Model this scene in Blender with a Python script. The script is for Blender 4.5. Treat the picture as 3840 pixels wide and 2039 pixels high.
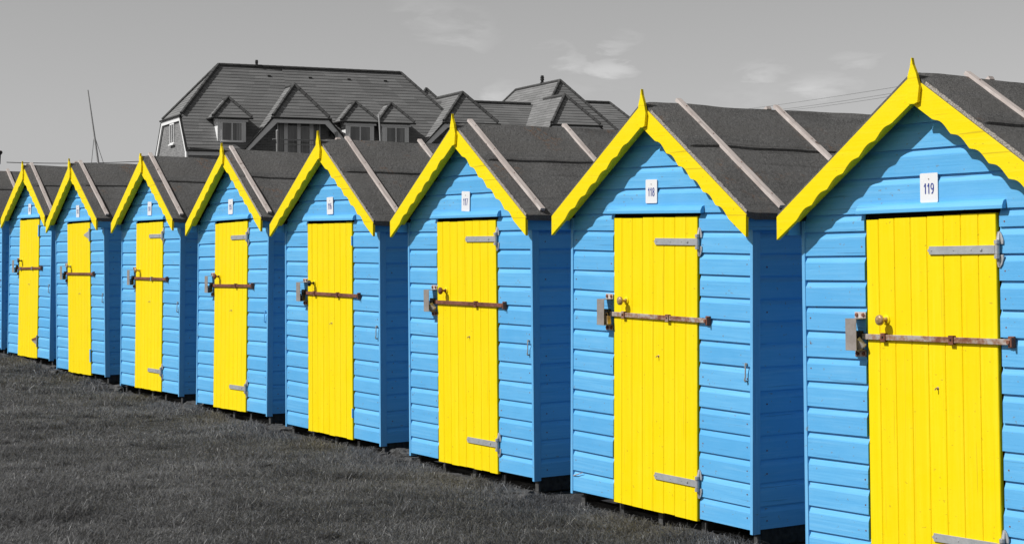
import bpy, math, random
import numpy as np
from mathutils import Vector, Matrix, noise
SC = bpy.context.scene
for o in list(bpy.data.objects): bpy.data.objects.remove(o)
R = math.radians
CAMZ = 1.78
# ---------------------------------------------------------------- camera
F_PX, CY_PX, PITCH, ROLL = 6235.8, 751.04, 0.031339, -0.002553
cam = bpy.data.cameras.new('camera'); camo = bpy.data.objects.new('camera', cam)
SC.collection.objects.link(camo); SC.camera = camo
cam.sensor_width = 36; cam.sensor_fit = 'HORIZONTAL'
cam.lens = F_PX/3840*36; cam.shift_y = (CY_PX-1019.5)/3840
cam.clip_start = 0.1; cam.clip_end = 6000
_X = Vector((1,0,0)); _U = Vector((0,-math.sin(PITCH),math.cos(PITCH)))
_r = _X*math.cos(ROLL)+_U*math.sin(ROLL); _u = -_X*math.sin(ROLL)+_U*math.cos(ROLL)
_b = -Vector((0,math.cos(PITCH),math.sin(PITCH)))
m = Matrix((_r,_u,_b)).transposed().to_4x4(); m.translation = (0,0,CAMZ)
camo.matrix_world = m
SC.render.resolution_x = 1024; SC.render.resolution_y = 543
# ---------------------------------------------------------------- light
SUN = Vector((-0.989,-0.318,1.05)).normalized()
sun = bpy.data.lights.new('sun','SUN'); suno = bpy.data.objects.new('sun', sun)
SC.collection.objects.link(suno); sun.energy = 4.25; sun.angle = R(0.53); sun.color = (1.0,0.985,0.96)
suno.rotation_euler = SUN.to_track_quat('Z','Y').to_euler(); suno.location = (-20,-8,25)
SC.view_settings.view_transform = 'Standard'; SC.view_settings.look = 'None'
SC.view_settings.gamma = 1; SC.view_settings.exposure = 0
SKY = 0.088
# clouds: (azimuth from +Y to the right, elevation, half width, half height) in degrees, strength
CLOUDS = [(-3.2,8.4,1.3,.5,.10),(-2.2,7.8,1.7,.8,.12),(-1.2,7.4,1.0,.5,.08),(3.6,6.35,1.1,.42,.26),(2.1,6.45,1.0,.42,.20),(1.5,6.9,.8,.4,.14),(3.9,7.3,.7,.35,.12),
 (-.35,5.5,.65,.45,.16),(8.4,6.05,1.1,.38,.24),(10.6,5.6,1.5,.45,.20),(11.7,6.45,1.0,.34,.14),(8.8,5.3,2.4,.6,.06),(2.6,5.7,1.8,.35,.05),(-9.5,8.6,1.5,.4,.03)]
w = bpy.data.worlds.new('World'); SC.world = w; w.use_nodes = True
nt = w.node_tree; N = nt.nodes; L = nt.links; N.clear()
def nd(N, t, **k):
    n = N.new(t)
    for a, b in k.items():
        if a in n.inputs: n.inputs[a].default_value = b
        else: setattr(n, a, b)
    return n
out = nd(N,'ShaderNodeOutputWorld'); bg = nd(N,'ShaderNodeBackground'); bg.inputs['Strength'].default_value = SKY
sk = nd(N,'ShaderNodeTexSky'); sk.sky_type = 'NISHITA'; sk.sun_disc = False
sk.sun_elevation = math.asin(SUN.z); sk.sun_rotation = math.atan2(SUN.x,SUN.y) % (2*math.pi)
sk.altitude = 0; sk.air_density = 1.0; sk.dust_density = 0.6; sk.ozone_density = 1.0
bw = nd(N,'ShaderNodeRGBToBW'); L.new(sk.outputs[0], bw.inputs[0])
tc = nd(N,'ShaderNodeTexCoord')
sep = nd(N,'ShaderNodeSeparateXYZ'); L.new(tc.outputs['Generated'], sep.inputs[0])
def mth(op, a, b=None, cl=False):
    n = N.new('ShaderNodeMath'); n.operation = op; n.use_clamp = cl
    for i, x in enumerate((a,b)):
        if x is None: continue
        if hasattr(x,'links'): L.new(x, n.inputs[i])
        else: n.inputs[i].default_value = x
    return n.outputs[0]
az = mth('MULTIPLY', mth('ARCTAN2', sep.outputs[0], sep.outputs[1]), 180/math.pi)
el = mth('MULTIPLY', mth('ARCSINE', sep.outputs[2]), 180/math.pi)
mp = nd(N,'ShaderNodeMapping'); mp.inputs['Scale'].default_value = (26,26,92); L.new(tc.outputs['Generated'], mp.inputs[0])
n1 = nd(N,'ShaderNodeTexNoise', Scale=1.0, Detail=7.0, Roughness=.58); n1.inputs['Distortion'].default_value=.35; L.new(mp.outputs[0], n1.inputs['Vector'])
nz = n1.outputs['Fac']
# ragged edges: shift the lookup with the noise
azn = mth('ADD', az, mth('MULTIPLY', mth('SUBTRACT', nz, .5), 2.6))
eln = mth('ADD', el, mth('MULTIPLY', mth('SUBTRACT', nz, .5), 1.7))
tot = None
for (ca, ce, wa, we, st) in CLOUDS:
    a = mth('DIVIDE', mth('SUBTRACT', azn, ca), wa); e = mth('DIVIDE', mth('SUBTRACT', eln, ce), we)
    r2 = mth('ADD', mth('MULTIPLY', a, a), mth('MULTIPLY', e, e))
    f = mth('MULTIPLY', mth('SUBTRACT', 1.0, r2, True), st)
    tot = f if tot is None else mth('ADD', tot, f)
tot = mth('MULTIPLY', tot, mth('MULTIPLY', mth('SUBTRACT', nz, .36, True), 6.0))
e1 = mth('DIVIDE', el, 9.0, True); e2 = mth('DIVIDE', mth('SUBTRACT', el, 12.0), 20.0, True)
lum = mth('MULTIPLY', bw.outputs[0], mth('SUBTRACT', mth('ADD', .97, mth('MULTIPLY', e1, .17)), mth('MULTIPLY', e2, .26)))
lum = mth('ADD', lum, mth('MULTIPLY', mth('MINIMUM', tot, .33), 1/SKY*.45))
cmb = nd(N,'ShaderNodeCombineColor')
for i in range(3): L.new(lum, cmb.inputs[i])
L.new(cmb.outputs[0], bg.inputs['Color']); L.new(bg.outputs[0], out.inputs[0])

# ================================================================ helpers
COL = SC.collection
class MB:
    def __init__(s): s.v=[]; s.f=[]; s.t=[]; s.mi=[]
    def add(s, vs, fs, t=.5, mi=0):
        b=len(s.v); s.v+= [tuple(x) for x in vs]; s.f+=[tuple(b+i for i in f) for f in fs]; s.t+=[t]*len(fs); s.mi+=[mi]*len(fs)
    def box(s,x0,x1,y0,y1,z0,z1,t=.5,mi=0,M=None):
        vs=[(x,y,z) for x in (x0,x1) for y in (y0,y1) for z in (z0,z1)]
        if M is not None: vs=[M@Vector(q) for q in vs]
        s.add(vs,[(0,1,3,2),(4,6,7,5),(0,4,5,1),(2,3,7,6),(0,2,6,4),(1,5,7,3)],t,mi)
    def prism(s,poly,y0,y1,t=.5,mi=0,fn=None):
        """poly in (a,b); extruded from depth y0 to y1; fn(a,b,depth)->xyz"""
        fn = fn or (lambda a,b,d:(a,d,b)); n=len(poly)
        vs=[fn(a,b,y0) for a,b in poly]+[fn(a,b,y1) for a,b in poly]
        fs=[tuple(range(n)),tuple(range(2*n-1,n-1,-1))]+[(i,i+n,(i+1)%n+n,(i+1)%n) for i in range(n)]
        s.add(vs,fs,t,mi)
    def tube(s,pts,r,n=8,t=.5,mi=0,cap=True):
        pts=[Vector(p) for p in pts]; rs=r if isinstance(r,(list,tuple)) else [r]*len(pts)
        rings=[]; pr=None
        for i,p in enumerate(pts):
            d=(pts[min(i+1,len(pts)-1)]-pts[max(i-1,0)]).normalized()
            a=Vector((0,0,1)) if abs(d.z)<.9 else Vector((1,0,0))
            if pr is None: pr=d.cross(a).normalized()
            pr=(pr-d*pr.dot(d)).normalized(); q=d.cross(pr)
            rings.append([p+(pr*math.cos(2*math.pi*k/n)+q*math.sin(2*math.pi*k/n))*rs[i] for k in range(n)])
        vs=[x for rr in rings for x in rr]; fs=[]
        for i in range(len(pts)-1):
            for k in range(n): fs.append((i*n+k,i*n+(k+1)%n,(i+1)*n+(k+1)%n,(i+1)*n+k))
        if cap: fs+= [tuple(range(n-1,-1,-1)),tuple(range((len(pts)-1)*n,len(pts)*n))]
        s.add(vs,fs,t,mi)
    def build(s,name,mats,parent=None,smooth=False,bevel=0,loc=None):
        me=bpy.data.meshes.new(name); me.from_pydata(s.v,[],s.f)
        if not isinstance(mats,(list,tuple)): mats=[mats]
        for m_ in mats: me.materials.append(m_)
        if len(mats)>1: me.polygons.foreach_set('material_index', s.mi)
        at=me.attributes.new('tint','FLOAT','FACE'); at.data.foreach_set('value', s.t)
        if smooth: me.polygons.foreach_set('use_smooth',[True]*len(s.f))
        import bmesh
        bm=bmesh.new(); bm.from_mesh(me); bmesh.ops.recalc_face_normals(bm,faces=bm.faces); bm.to_mesh(me); bm.free()
        me.update()
        o=bpy.data.objects.new(name,me); COL.objects.link(o)
        if parent: o.parent=parent
        if loc: o.location=loc
        if bevel:
            bv=o.modifiers.new('bevel','BEVEL'); bv.width=bevel; bv.segments=2; bv.limit_method='ANGLE'; bv.angle_limit=R(35)
        return o
def tag(o,label=None,cat=None,group=None,kind=None):
    for k,v_ in (('label',label),('category',cat),('group',group),('kind',kind)):
        if v_: o[k]=v_
    return o
def empty(name,loc=(0,0,0),rot=(0,0,0)):
    o=bpy.data.objects.new(name,None); COL.objects.link(o); o.location=loc; o.rotation_euler=rot; o.empty_display_size=.2; return o

# ================================================================ materials
class NT:
    def __init__(s,name,rough=.6,spec=.4):
        s.m=bpy.data.materials.new(name); s.m.use_nodes=True; s.t=s.m.node_tree; s.N=s.t.nodes; s.L=s.t.links
        s.b=s.N['Principled BSDF']; s.b.inputs['Roughness'].default_value=rough; s.b.inputs['Specular IOR Level'].default_value=spec
        s.tc=s.N.new('ShaderNodeTexCoord')
    def map(s,scale=(1,1,1),coord='Object',rot=(0,0,0)):
        n=s.N.new('ShaderNodeMapping'); n.inputs['Scale'].default_value=scale; n.inputs['Rotation'].default_value=rot
        s.L.new(s.tc.outputs[coord],n.inputs[0]); return n.outputs[0]
    def noise(s,vec,scale=5,detail=4,rough=.5,dist=0):
        n=s.N.new('ShaderNodeTexNoise'); n.inputs['Scale'].default_value=scale; n.inputs['Detail'].default_value=detail
        n.inputs['Roughness'].default_value=rough; n.inputs['Distortion'].default_value=dist; s.L.new(vec,n.inputs['Vector']); return n.outputs['Fac']
    def ramp(s,fac,stops):
        n=s.N.new('ShaderNodeValToRGB'); s.L.new(fac,n.inputs[0]); e=n.color_ramp.elements
        while len(e)>len(stops): e.remove(e[-1])
        while len(e)<len(stops): e.new(.5)
        for q,(p,c) in zip(e,stops): q.position=p; q.color=(*c,1) if len(c)==3 else c
        return n.outputs[0]
    def g(s,fac,stops): return s.ramp(fac,[(p,(c,c,c)) for p,c in stops])
    def mix(s,fac,a,b,mode='MIX'):
        n=s.N.new('ShaderNodeMix'); n.data_type='RGBA'; n.blend_type=mode
        for i,x in ((0,fac),(6,a),(7,b)):
            if hasattr(x,'links'): s.L.new(x,n.inputs[i])
            elif i==0: n.inputs[0].default_value=x
            else: n.inputs[i].default_value=(*x,1) if len(x)==3 else x
        return n.outputs[2]
    def math(s,op,a,b=0,cl=False):
        n=s.N.new('ShaderNodeMath'); n.operation=op; n.use_clamp=cl
        for i,x in enumerate((a,b)):
            if hasattr(x,'links'): s.L.new(x,n.inputs[i])
            else: n.inputs[i].default_value=x
        return n.outputs[0]
    def tint(s):
        n=s.N.new('ShaderNodeAttribute'); n.attribute_name='tint'; return n.outputs['Fac']
    def rnd(s):
        return s.N.new('ShaderNodeObjectInfo').outputs['Random']
    def base(s,c):
        if hasattr(c,'links'): s.L.new(c,s.b.inputs['Base Color'])
        else: s.b.inputs['Base Color'].default_value=(*c,1)
    def bump(s,h,st=.3,d=.01):
        n=s.N.new('ShaderNodeBump'); n.inputs['Strength'].default_value=st; n.inputs['Distance'].default_value=d
        s.L.new(h,n.inputs['Height']); s.L.new(n.outputs[0],s.b.inputs['Normal'])
def lp(hexa):
    return tuple(((int(hexa[i:i+2],16)/255+.055)/1.055)**2.4 for i in (0,2,4))

def paint(name,col,dark,grain_axis,rough=.5,spec=.35,wear=.5,chip=(.20,.17,.13),fade=(.5,.6,.7),dkc=(.05,.17,.33)):
    """brushed gloss paint on softwood: board-to-board tint, brush grain, chalky fade, chips and rust weeps"""
    t=NT(name,rough,spec)
    sc={'x':(2.2,40,70),'z':(60,60,1.6),'y':(40,2.2,70)}[grain_axis]
    g1=t.noise(t.map(sc),1.0,5,.6,.4); big=t.noise(t.map((1,1,1)),3.1,4,.6)
    c=t.mix(t.math('MULTIPLY',t.tint(),.9),dark,col)
    c=t.mix(t.g(big,[(.38,0),(.75,.24)]),c,fade)
    c=t.mix(t.g(g1,[(.32,.75),(.55,0)]),c,dark)
    c=t.mix(t.g(g1,[(.56,0),(.74,.35)]),c,fade)
    # rust weeps and grime, long and vertical
    st=t.noise(t.map((26,26,2.4)),1.0,5,.65); sp=t.noise(t.map((1,1,1)),5.5,2,.5)
    wf=t.math('MULTIPLY',t.g(st,[(.66,0),(.76,1)]),t.g(sp,[(.52,0),(.66,wear*.55)]))
    c=t.mix(wf,c,(.20,.15,.07))
    ch=t.noise(t.map((30,30,46)),1.0,3,.55)
    c=t.mix(t.g(ch,[(.69,0),(.705,wear)]),c,chip)
    cr=t.noise(t.map({'x':(1.3,9,75),'z':(80,80,1.2),'y':(9,1.3,75)}[grain_axis]),1.0,2,.4,.6)
    c=t.mix(t.g(cr,[(.70,0),(.715,wear*.9)]),c,dkc)
    t.base(c)
    rn=t.noise(t.map((1,1,1)),14,3); t.L.new(t.g(rn,[(.3,rough-.08),(.7,rough+.16)]),t.b.inputs['Roughness'])
    h=t.math('ADD',t.math('MULTIPLY',g1,.6),t.math('MULTIPLY',t.noise(t.map((1,1,1)),60,3),.25))
    t.bump(h,.45,.004)
    return t.m
BLUE=(.140,.478,.825); BLUED=(.100,.405,.755)
M={}
M['blue_x']=paint('blue_paint_front',BLUE,BLUED,'x',fade=(.235,.55,.85))
M['blue_y']=paint('blue_paint_side',(.012,.235,.60),(.008,.20,.54),'y',fade=(.03,.30,.62)) if False else paint('blue_paint_side',BLUE,BLUED,'y',fade=(.235,.55,.85))
M['blue_z']=paint('blue_paint_trim',(.16,.47,.80),(.12,.41,.74),'z',fade=(.235,.55,.85))
M['yellow']=paint('yellow_paint_door',(.94,.735,.002),(.91,.67,.001),'z',.5,.18,.4,dkc=(.42,.27,.02),chip=(.40,.22,.03),fade=(.95,.79,.04))
M['yellow_b']=paint('yellow_paint_bargeboard',(.94,.745,.003),(.92,.70,.002),'x',.5,.18,.5,dkc=(.42,.27,.02),chip=(.40,.22,.03),fade=(.95,.80,.05))
def felt(name,seed):
    t=NT(name,.95,.2); v=t.map((1,1,1))
    gr=t.noise(v,130,3,.8); med=t.noise(v,38,4,.65); big=t.noise(v,2.3,5,.6)
    c=t.g(big,[(.3,.078),(.7,.135)])
    c=t.mix(t.g(gr,[(.42,0),(.66,.8)]),c,(.235,.23,.225)); c=t.mix(t.g(med,[(.4,0),(.7,.4)]),c,(.035,.033,.032))
    stn=t.noise(t.map((9,.8,9)),1,4,.6,.6); c=t.mix(t.g(stn,[(.42,0),(.62,.5)]),c,(.125,.120,.115)); c=t.mix(t.g(stn,[(.30,.45),(.42,0)]),c,(.05,.048,.047))
    n=t.N.new('ShaderNodeMapping'); n.inputs['Location'].default_value=(seed*3.1,seed*1.7,0); t.L.new(t.tc.outputs['Object'],n.inputs[0])
    l1=t.noise(n.outputs[0],2.2,3,.6); l2=t.noise(n.outputs[0],24,5,.75)
    lf=t.math('MULTIPLY',t.g(l1,[(.56,0),(.68,1)]),t.g(l2,[(.50,0),(.66,.6)]))
    c=t.mix(lf,c,(.26,.105,.022))
    sp=t.noise(n.outputs[0],95,2,.5); c=t.mix(t.g(sp,[(.70,0),(.78,.6)]),c,(.30,.29,.28))
    t.base(c); t.bump(t.math('ADD',gr,t.math('MULTIPLY',med,1.5)),.9,.006); return t.m
M['felt']=[felt('roofing_felt_%d'%i,i) for i in range(3)]
t=NT('weathered_batten',.85,.2); g1=t.noise(t.map((6,90,6)),1,5,.6,.5); big=t.noise(t.map(),5,3)
c=t.ramp(g1,[(.3,(.40,.345,.32)),(.6,(.66,.60,.57))]); c=t.mix(t.g(big,[(.35,0),(.7,.45)]),c,(.44,.36,.33))
kn=t.noise(t.map((9,9,9)),1,2); c=t.mix(t.g(kn,[(.68,0),(.73,.8)]),c,(.06,.03,.02)); t.base(c); t.bump(g1,.5,.003); M['batten']=t.m
t=NT('frayed_felt_edge',.95,.1); n1=t.noise(t.map(),120,3,.7); t.base(t.ramp(n1,[(.35,(.10,.095,.09)),(.6,(.46,.42,.38))])); M['fray']=t.m
def rust(name,stops,metal=.15,rough=.8):
    t=NT(name,rough,.4); n1=t.noise(t.map(),26,6,.7); n2=t.noise(t.map(),6,3,.6)
    t.base(t.ramp(t.math('ADD',t.math('MULTIPLY',n1,.6),t.math('MULTIPLY',n2,.4)),stops)); t.bump(n1,.5,.003)
    t.b.inputs['Metallic'].default_value=metal; return t.m
M['rust']=rust('rusty_bar',[(.35,(.10,.035,.022)),(.5,(.20,.075,.045)),(.62,(.27,.115,.075))])
M['rustpale']=rust('pale_rusty_bar',[(.40,(.20,.075,.04)),(.48,(.32,.19,.13)),(.56,(.42,.38,.35))])
M['rustwhite']=rust('worn_galvanised_flange',[(.42,(.25,.08,.05)),(.48,(.5,.42,.38)),(.6,(.6,.56,.53))])
M['boxmetal']=rust('lock_box_steel',[(.3,(.22,.19,.17)),(.5,(.30,.27,.25)),(.7,(.36,.33,.31))],.1,.6)
M['galv']=rust('galvanised_steel',[(.3,(.33,.34,.35)),(.5,(.41,.42,.43)),(.7,(.48,.49,.50))],.25,.5)
M['galvold']=rust('spotted_galvanised_steel',[(.36,(.22,.10,.05)),(.46,(.30,.29,.27)),(.7,(.40,.40,.39))],.2,.65)
M['brass']=rust('tarnished_brass',[(.35,(.16,.07,.03)),(.5,(.50,.34,.17)),(.65,(.66,.53,.38))],.35,.4)
M['darkmetal']=rust('dark_metal',[(.3,(.012,.014,.018)),(.7,(.035,.038,.045))],.3,.3)
M['steelmatte']=rust('laminated_steel',[(.3,(.40,.37,.36)),(.7,(.55,.52,.51))],.2,.45)
t=NT('white_plastic',.35,.4); t.base(t.mix(t.noise(t.map(),9,3),(.84,.84,.85),(.76,.76,.78))); M['plate']=t.m
t=NT('blue_numerals',.4,.4); t.base((.035,.06,.30)); M['digit']=t.m
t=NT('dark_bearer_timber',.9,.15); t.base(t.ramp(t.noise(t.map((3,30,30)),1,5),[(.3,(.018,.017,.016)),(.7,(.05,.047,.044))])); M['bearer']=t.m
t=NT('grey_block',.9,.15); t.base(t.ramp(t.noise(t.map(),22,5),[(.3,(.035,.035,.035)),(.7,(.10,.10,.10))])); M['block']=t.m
t=NT('interior_dark',.9,.1); t.base((.02,.016,.013)); M['inside']=t.m
t=NT('stone',.95,.15); n1=t.noise(t.map(),16,7,.7); t.base(t.ramp(n1,[(.3,(.035,.035,.035)),(.55,(.085,.085,.085)),(.75,(.20,.20,.20))])); t.bump(n1,.9,.02); M['stone']=t.m
t=NT('soil',1,.05); n1=t.noise(t.map(),9,8,.7); n2=t.noise(t.map(),.7,3); c=t.g(n1,[(.3,.030),(.7,.075)]); c=t.mix(t.g(n2,[(.4,0),(.65,.35)]),c,(.05,.05,.05)); t.base(c); t.bump(n1,.8,.03); M['soil']=t.m
# grass
t=NT('grass_blades',.55,.3); tn=t.tint(); wn=t.noise(t.map(),1.1,4,.6)
c=t.ramp(tn,[(0,(.066,.066,.068)),(.5,(.140,.140,.143)),(.9,(.25,.25,.254)),(.97,(.40,.40,.40)),(1,(.60,.60,.60))])
c=t.mix(t.g(wn,[(.35,0),(.65,.25)]),c,(.060,.060,.062)); t.base(c)
t.b.inputs['Transmission Weight'].default_value=0
tr=t.N.new('ShaderNodeBsdfTranslucent'); t.L.new(c,tr.inputs[0]); mx=t.N.new('ShaderNodeMixShader'); mx.inputs[0].default_value=.25
t.L.new(t.b.outputs[0],mx.inputs[1]); t.L.new(tr.outputs[0],mx.inputs[2]); t.L.new(mx.outputs[0],t.N['Material Output'].inputs[0]); M['grass']=t.m
# house
def tile(name,lo,hi):
    t=NT(name,.75,.3); v=t.map(); n1=t.noise(v,1.3,4,.6); n2=t.noise(v,.35,3)
    # single tiles: cells along the course; the course itself is stepped geometry
    c=t.mix(t.tint(),lo,hi); c=t.mix(t.g(n1,[(.35,0),(.7,.4)]),c,lo); c=t.mix(t.g(n2,[(.4,0),(.7,.25)]),c,(.10,.10,.10)); t.base(c); t.bump(t.noise(v,14,4),.4,.02); return t.m
M['tile']=tile('slate_grey_roof_tile',(.168,.168,.168),(.240,.240,.240))
t=NT('ridge_tile',.8,.2); t.base(t.g(t.noise(t.map(),2,4),[(.3,.06),(.7,.10)])); M['ridge']=t.m
def brick(name,c1,c2,mort):
    t=NT(name,.9,.15); 
    # project on the two vertical faces: u = x+y along the wall, v = z
    sp=t.N.new('ShaderNodeSeparateXYZ'); t.L.new(t.tc.outputs['Object'],sp.inputs[0]); cb=t.N.new('ShaderNodeCombineXYZ')
    t.L.new(t.math('ADD',sp.outputs[0],sp.outputs[1]),cb.inputs[0]); t.L.new(sp.outputs[2],cb.inputs[1])
    b=t.N.new('ShaderNodeTexBrick'); t.L.new(cb.outputs[0],b.inputs[0]); b.inputs['Scale'].default_value=1
    b.inputs['Brick Width'].default_value=.225*1.3; b.inputs['Row Height'].default_value=.10; b.inputs['Mortar Size'].default_value=.011
    b.inputs['Color1'].default_value=(*c1,1); b.inputs['Color2'].default_value=(*c2,1); b.inputs['Mortar'].default_value=(*mort,1)
    c=t.mix(t.g(t.noise(t.map(),1.5,4),[(.35,0),(.7,.35)]),b.outputs['Color'],c1); t.base(c); return t.m
M['brick']=brick('grey_brickwork',(.16,.16,.16),(.27,.27,.27),(.32,.32,.32))
M['brick_shaded']=brick('shaded_brickwork',(.075,.075,.075),(.12,.12,.12),(.15,.15,.15))  # right dormer cheeks: their shade is put into these darker brick tones
t=NT('white_upvc',.5,.4); t.base(t.mix(t.noise(t.map(),.8,4),(.80,.80,.80),(.88,.88,.88))); M['upvc']=t.m
t=NT('black_gutter',.5,.4); t.base((.03,.03,.03)); M['gutter']=t.m
t=NT('window_glass',.08,.6); t.base(t.g(t.noise(t.map((3,3,.4)),1,3),[(.4,.095),(.6,.16)])); M['glass']=t.m  # pale grey base stands in for sky reflected in the panes
t=NT('curtain',.9,.1); t.base(t.g(t.noise(t.map((14,14,.3)),1,3),[(.35,.24),(.65,.46)])); M['curtain']=t.m
t=NT('galvanised_post',.5,.4); t.base((.30,.30,.30)); M['post']=t.m
t=NT('mast_alloy',.5,.4); t.base((.48,.48,.48)); M['mast']=t.m
t=NT('cable',.7,.2); t.base((.10,.10,.10)); M['cable']=t.m
t=NT('bare_twig',.9,.1); t.base((.10,.10,.10)); M['twig']=t.m
t=NT('telegraph_pole_wood',.9,.1); t.base((.12,.12,.12)); M['polewood']=t.m

# ================================================================ ground
GY=[-1e4,4,8.5,10.6,12.6,14.7,16.6,18.5,20.8,22.7,24.6,30,60,1e4]; GZ=[-.03,-.03,.0,.045,.07,.09,.135,.17,.21,.29,.33,.42,.5,.5]
def gz0(x,y):
    s=y+ (x*0.0)
    return np.interp(s,GY,GZ)
def gz(x,y):
    n=noise.noise(Vector((x*.55,y*.55,0)))*.022+noise.noise(Vector((x*1.9,y*1.9,7)))*.020+noise.noise(Vector((x*4.6,y*4.6,3)))*.013
    k=max(0,min(1,(60-math.hypot(x,y))/30))
    return float(gz0(x,y))+n*k
def axis(a,b,step,far):
    c=list(np.arange(a,b+1e-6,step)); o=[]; d=step
    x=b
    while x<far: d*=1.45; x+=d; o.append(x)
    l=[]; d=step; x=a
    while x>-far: d*=1.45; x-=d; l.append(x)
    return l[::-1]+c+o
xs=axis(-10,6,.10,3500); ys=axis(6,28,.10,3500)
vs=[(x,y,gz(x,y)) for y in ys for x in xs]; nx=len(xs)
fs=[(j*nx+i,j*nx+i+1,(j+1)*nx+i+1,(j+1)*nx+i) for j in range(len(ys)-1) for i in range(nx-1)]
mb=MB(); mb.add(vs,fs); g=mb.build('ground',M['soil'],smooth=True); tag(g,kind='structure')

# ================================================================ huts
HUTS={
    112: (-6.5668, 22.6642, -1.3781, -0.9854, 0.0042, -0.0099, dict(w=0.901, B=0.968, zlt=1.732, zlo=1.867, zjt=2.566, zji=2.384, zf=2.628, dx0=-0.437, dx1=0.406, dz0=-0.006, px0=-0.080, pz0=1.908, bx0=-0.409, bx1=0.559, bz=1.194)),
    113: (-5.3603, 20.7569, -1.4608, -0.9918, -0.0063, 0.0118, dict(w=0.900, B=0.966, zlt=1.733, zlo=1.865, zjt=2.572, zji=2.401, zf=2.640, dx0=-0.434, dx1=0.414, dz0=-0.014, px0=-0.090, pz0=1.913, bx0=-0.415, bx1=0.561, bz=1.215)),
    114: (-4.0142, 18.4860, -1.4971, -1.0041, -0.0027, -0.0077, dict(w=0.906, B=0.971, zlt=1.732, zlo=1.848, zjt=2.563, zji=2.391, zf=2.600, dx0=-0.428, dx1=0.403, dz0=0.006, px0=-0.075, pz0=1.921, bx0=-0.424, bx1=0.564, bz=1.220)),
    115: (-2.7902, 16.5959, -1.5337, -1.0115, -0.0116, -0.0133, dict(w=0.890, B=0.978, zlt=1.724, zlo=1.847, zjt=2.553, zji=2.420, zf=2.625, dx0=-0.428, dx1=0.403, dz0=-0.002, px0=-0.090, pz0=1.923, bx0=-0.401, bx1=0.559, bz=1.215)),
    116: (-1.5774, 14.6694, -1.5799, -0.9839, 0.0085, 0.0097, dict(w=0.881, B=0.988, zlt=1.725, zlo=1.837, zjt=2.559, zji=2.407, zf=2.647, dx0=-0.429, dx1=0.413, dz0=-0.001, px0=-0.050, pz0=1.918, bx0=-0.416, bx1=0.550, bz=1.222)),
    117: (-0.3172, 12.6415, -1.6002, -0.9933, 0.0024, 0.0091, dict(w=0.879, B=0.986, zlt=1.722, zlo=1.851, zjt=2.561, zji=2.415, zf=2.643, dx0=-0.431, dx1=0.421, dz0=-0.007, px0=-0.062, pz0=1.916, bx0=-0.409, bx1=0.544, bz=1.220)),
    118: (0.9192, 10.5836, -1.6198, -0.9872, 0.0148, 0.0039, dict(w=0.900, B=0.989, zlt=1.721, zlo=1.852, zjt=2.551, zji=2.411, zf=2.642, dx0=-0.430, dx1=0.417, dz0=-0.001, px0=-0.096, pz0=1.930, bx0=-0.420, bx1=0.531, bz=1.215)),
    119: (2.1607, 8.5259, -1.6608, -0.9595, -0.0105, -0.0033, dict(w=0.888, B=0.987, zlt=1.736, zlo=1.865, zjt=2.558, zji=2.416, zf=2.642, dx0=-0.424, dx1=0.429, dz0=-0.003, px0=-0.048, pz0=1.911, bx0=-0.431, bx1=0.524, bz=1.218)),
    111: (-7.79, 24.6, -1.345, -0.985, 0.0, 0.0, dict(w=0.89, B=0.975, zlt=1.73, zlo=1.855, zjt=2.56, zji=2.40, zf=2.63, dx0=-0.43, dx1=0.41, dz0=0, px0=-0.07, pz0=1.915, bx0=-0.41, bx1=0.55, bz=1.215)),
}
O=.126; DEP=2.15
STYLE={ # battens right slope, batten left slope y, bar material, bracket fractions, knob, hinge(upper, lower), padlock, felt lichen
 119:dict(bat=[.31,1.15],batl=.50,bar='rustpale',br=(.156,.62),knob='brass',h=('galv','galv'),lock='silver',felt=0,prust=True),
 118:dict(bat=[.17,1.01],batl=.06,bar='rustpale',br=(.15,.61),knob='brass',h=('galv','galv'),lock='brass',felt=1),
 117:dict(bat=[.02,.90],batl=-.03,bar='rust',br=(.61,),knob='rust',h=('galv','galv'),lock='silver',felt=2),
 116:dict(bat=[.15,.90],batl=.07,bar='rust',br=(.185,.62),knob='darkmetal',h=(None,None),lock='dark',felt=0),
 115:dict(bat=[-.04,1.5],batl=-.06,bar='rust',br=(.6,),knob='rust',h=('galv','galv'),lock='dark',felt=1),
 114:dict(bat=[-.03,1.5],batl=-.06,bar='rust',br=(.55,),knob='brass',h=('galv','galv'),lock='dark',felt=2),
 113:dict(bat=[.0,1.5],batl=-.05,bar='rust',br=(),knob='galvold',h=('tri','triy'),lock='dark',felt=2),
 112:dict(bat=[-.02,1.5],batl=-.07,bar='rust',br=(.13,.62),knob='darkmetal',h=('triy','trio'),lock='dark',felt=1),
 111:dict(bat=[.32,1.3],batl=.4,bar='rust',br=(.6,),knob='darkmetal',h=('galv','galv'),lock='dark',felt=0),
}
GRP='blue and yellow beach huts in a row on the grass'
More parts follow.
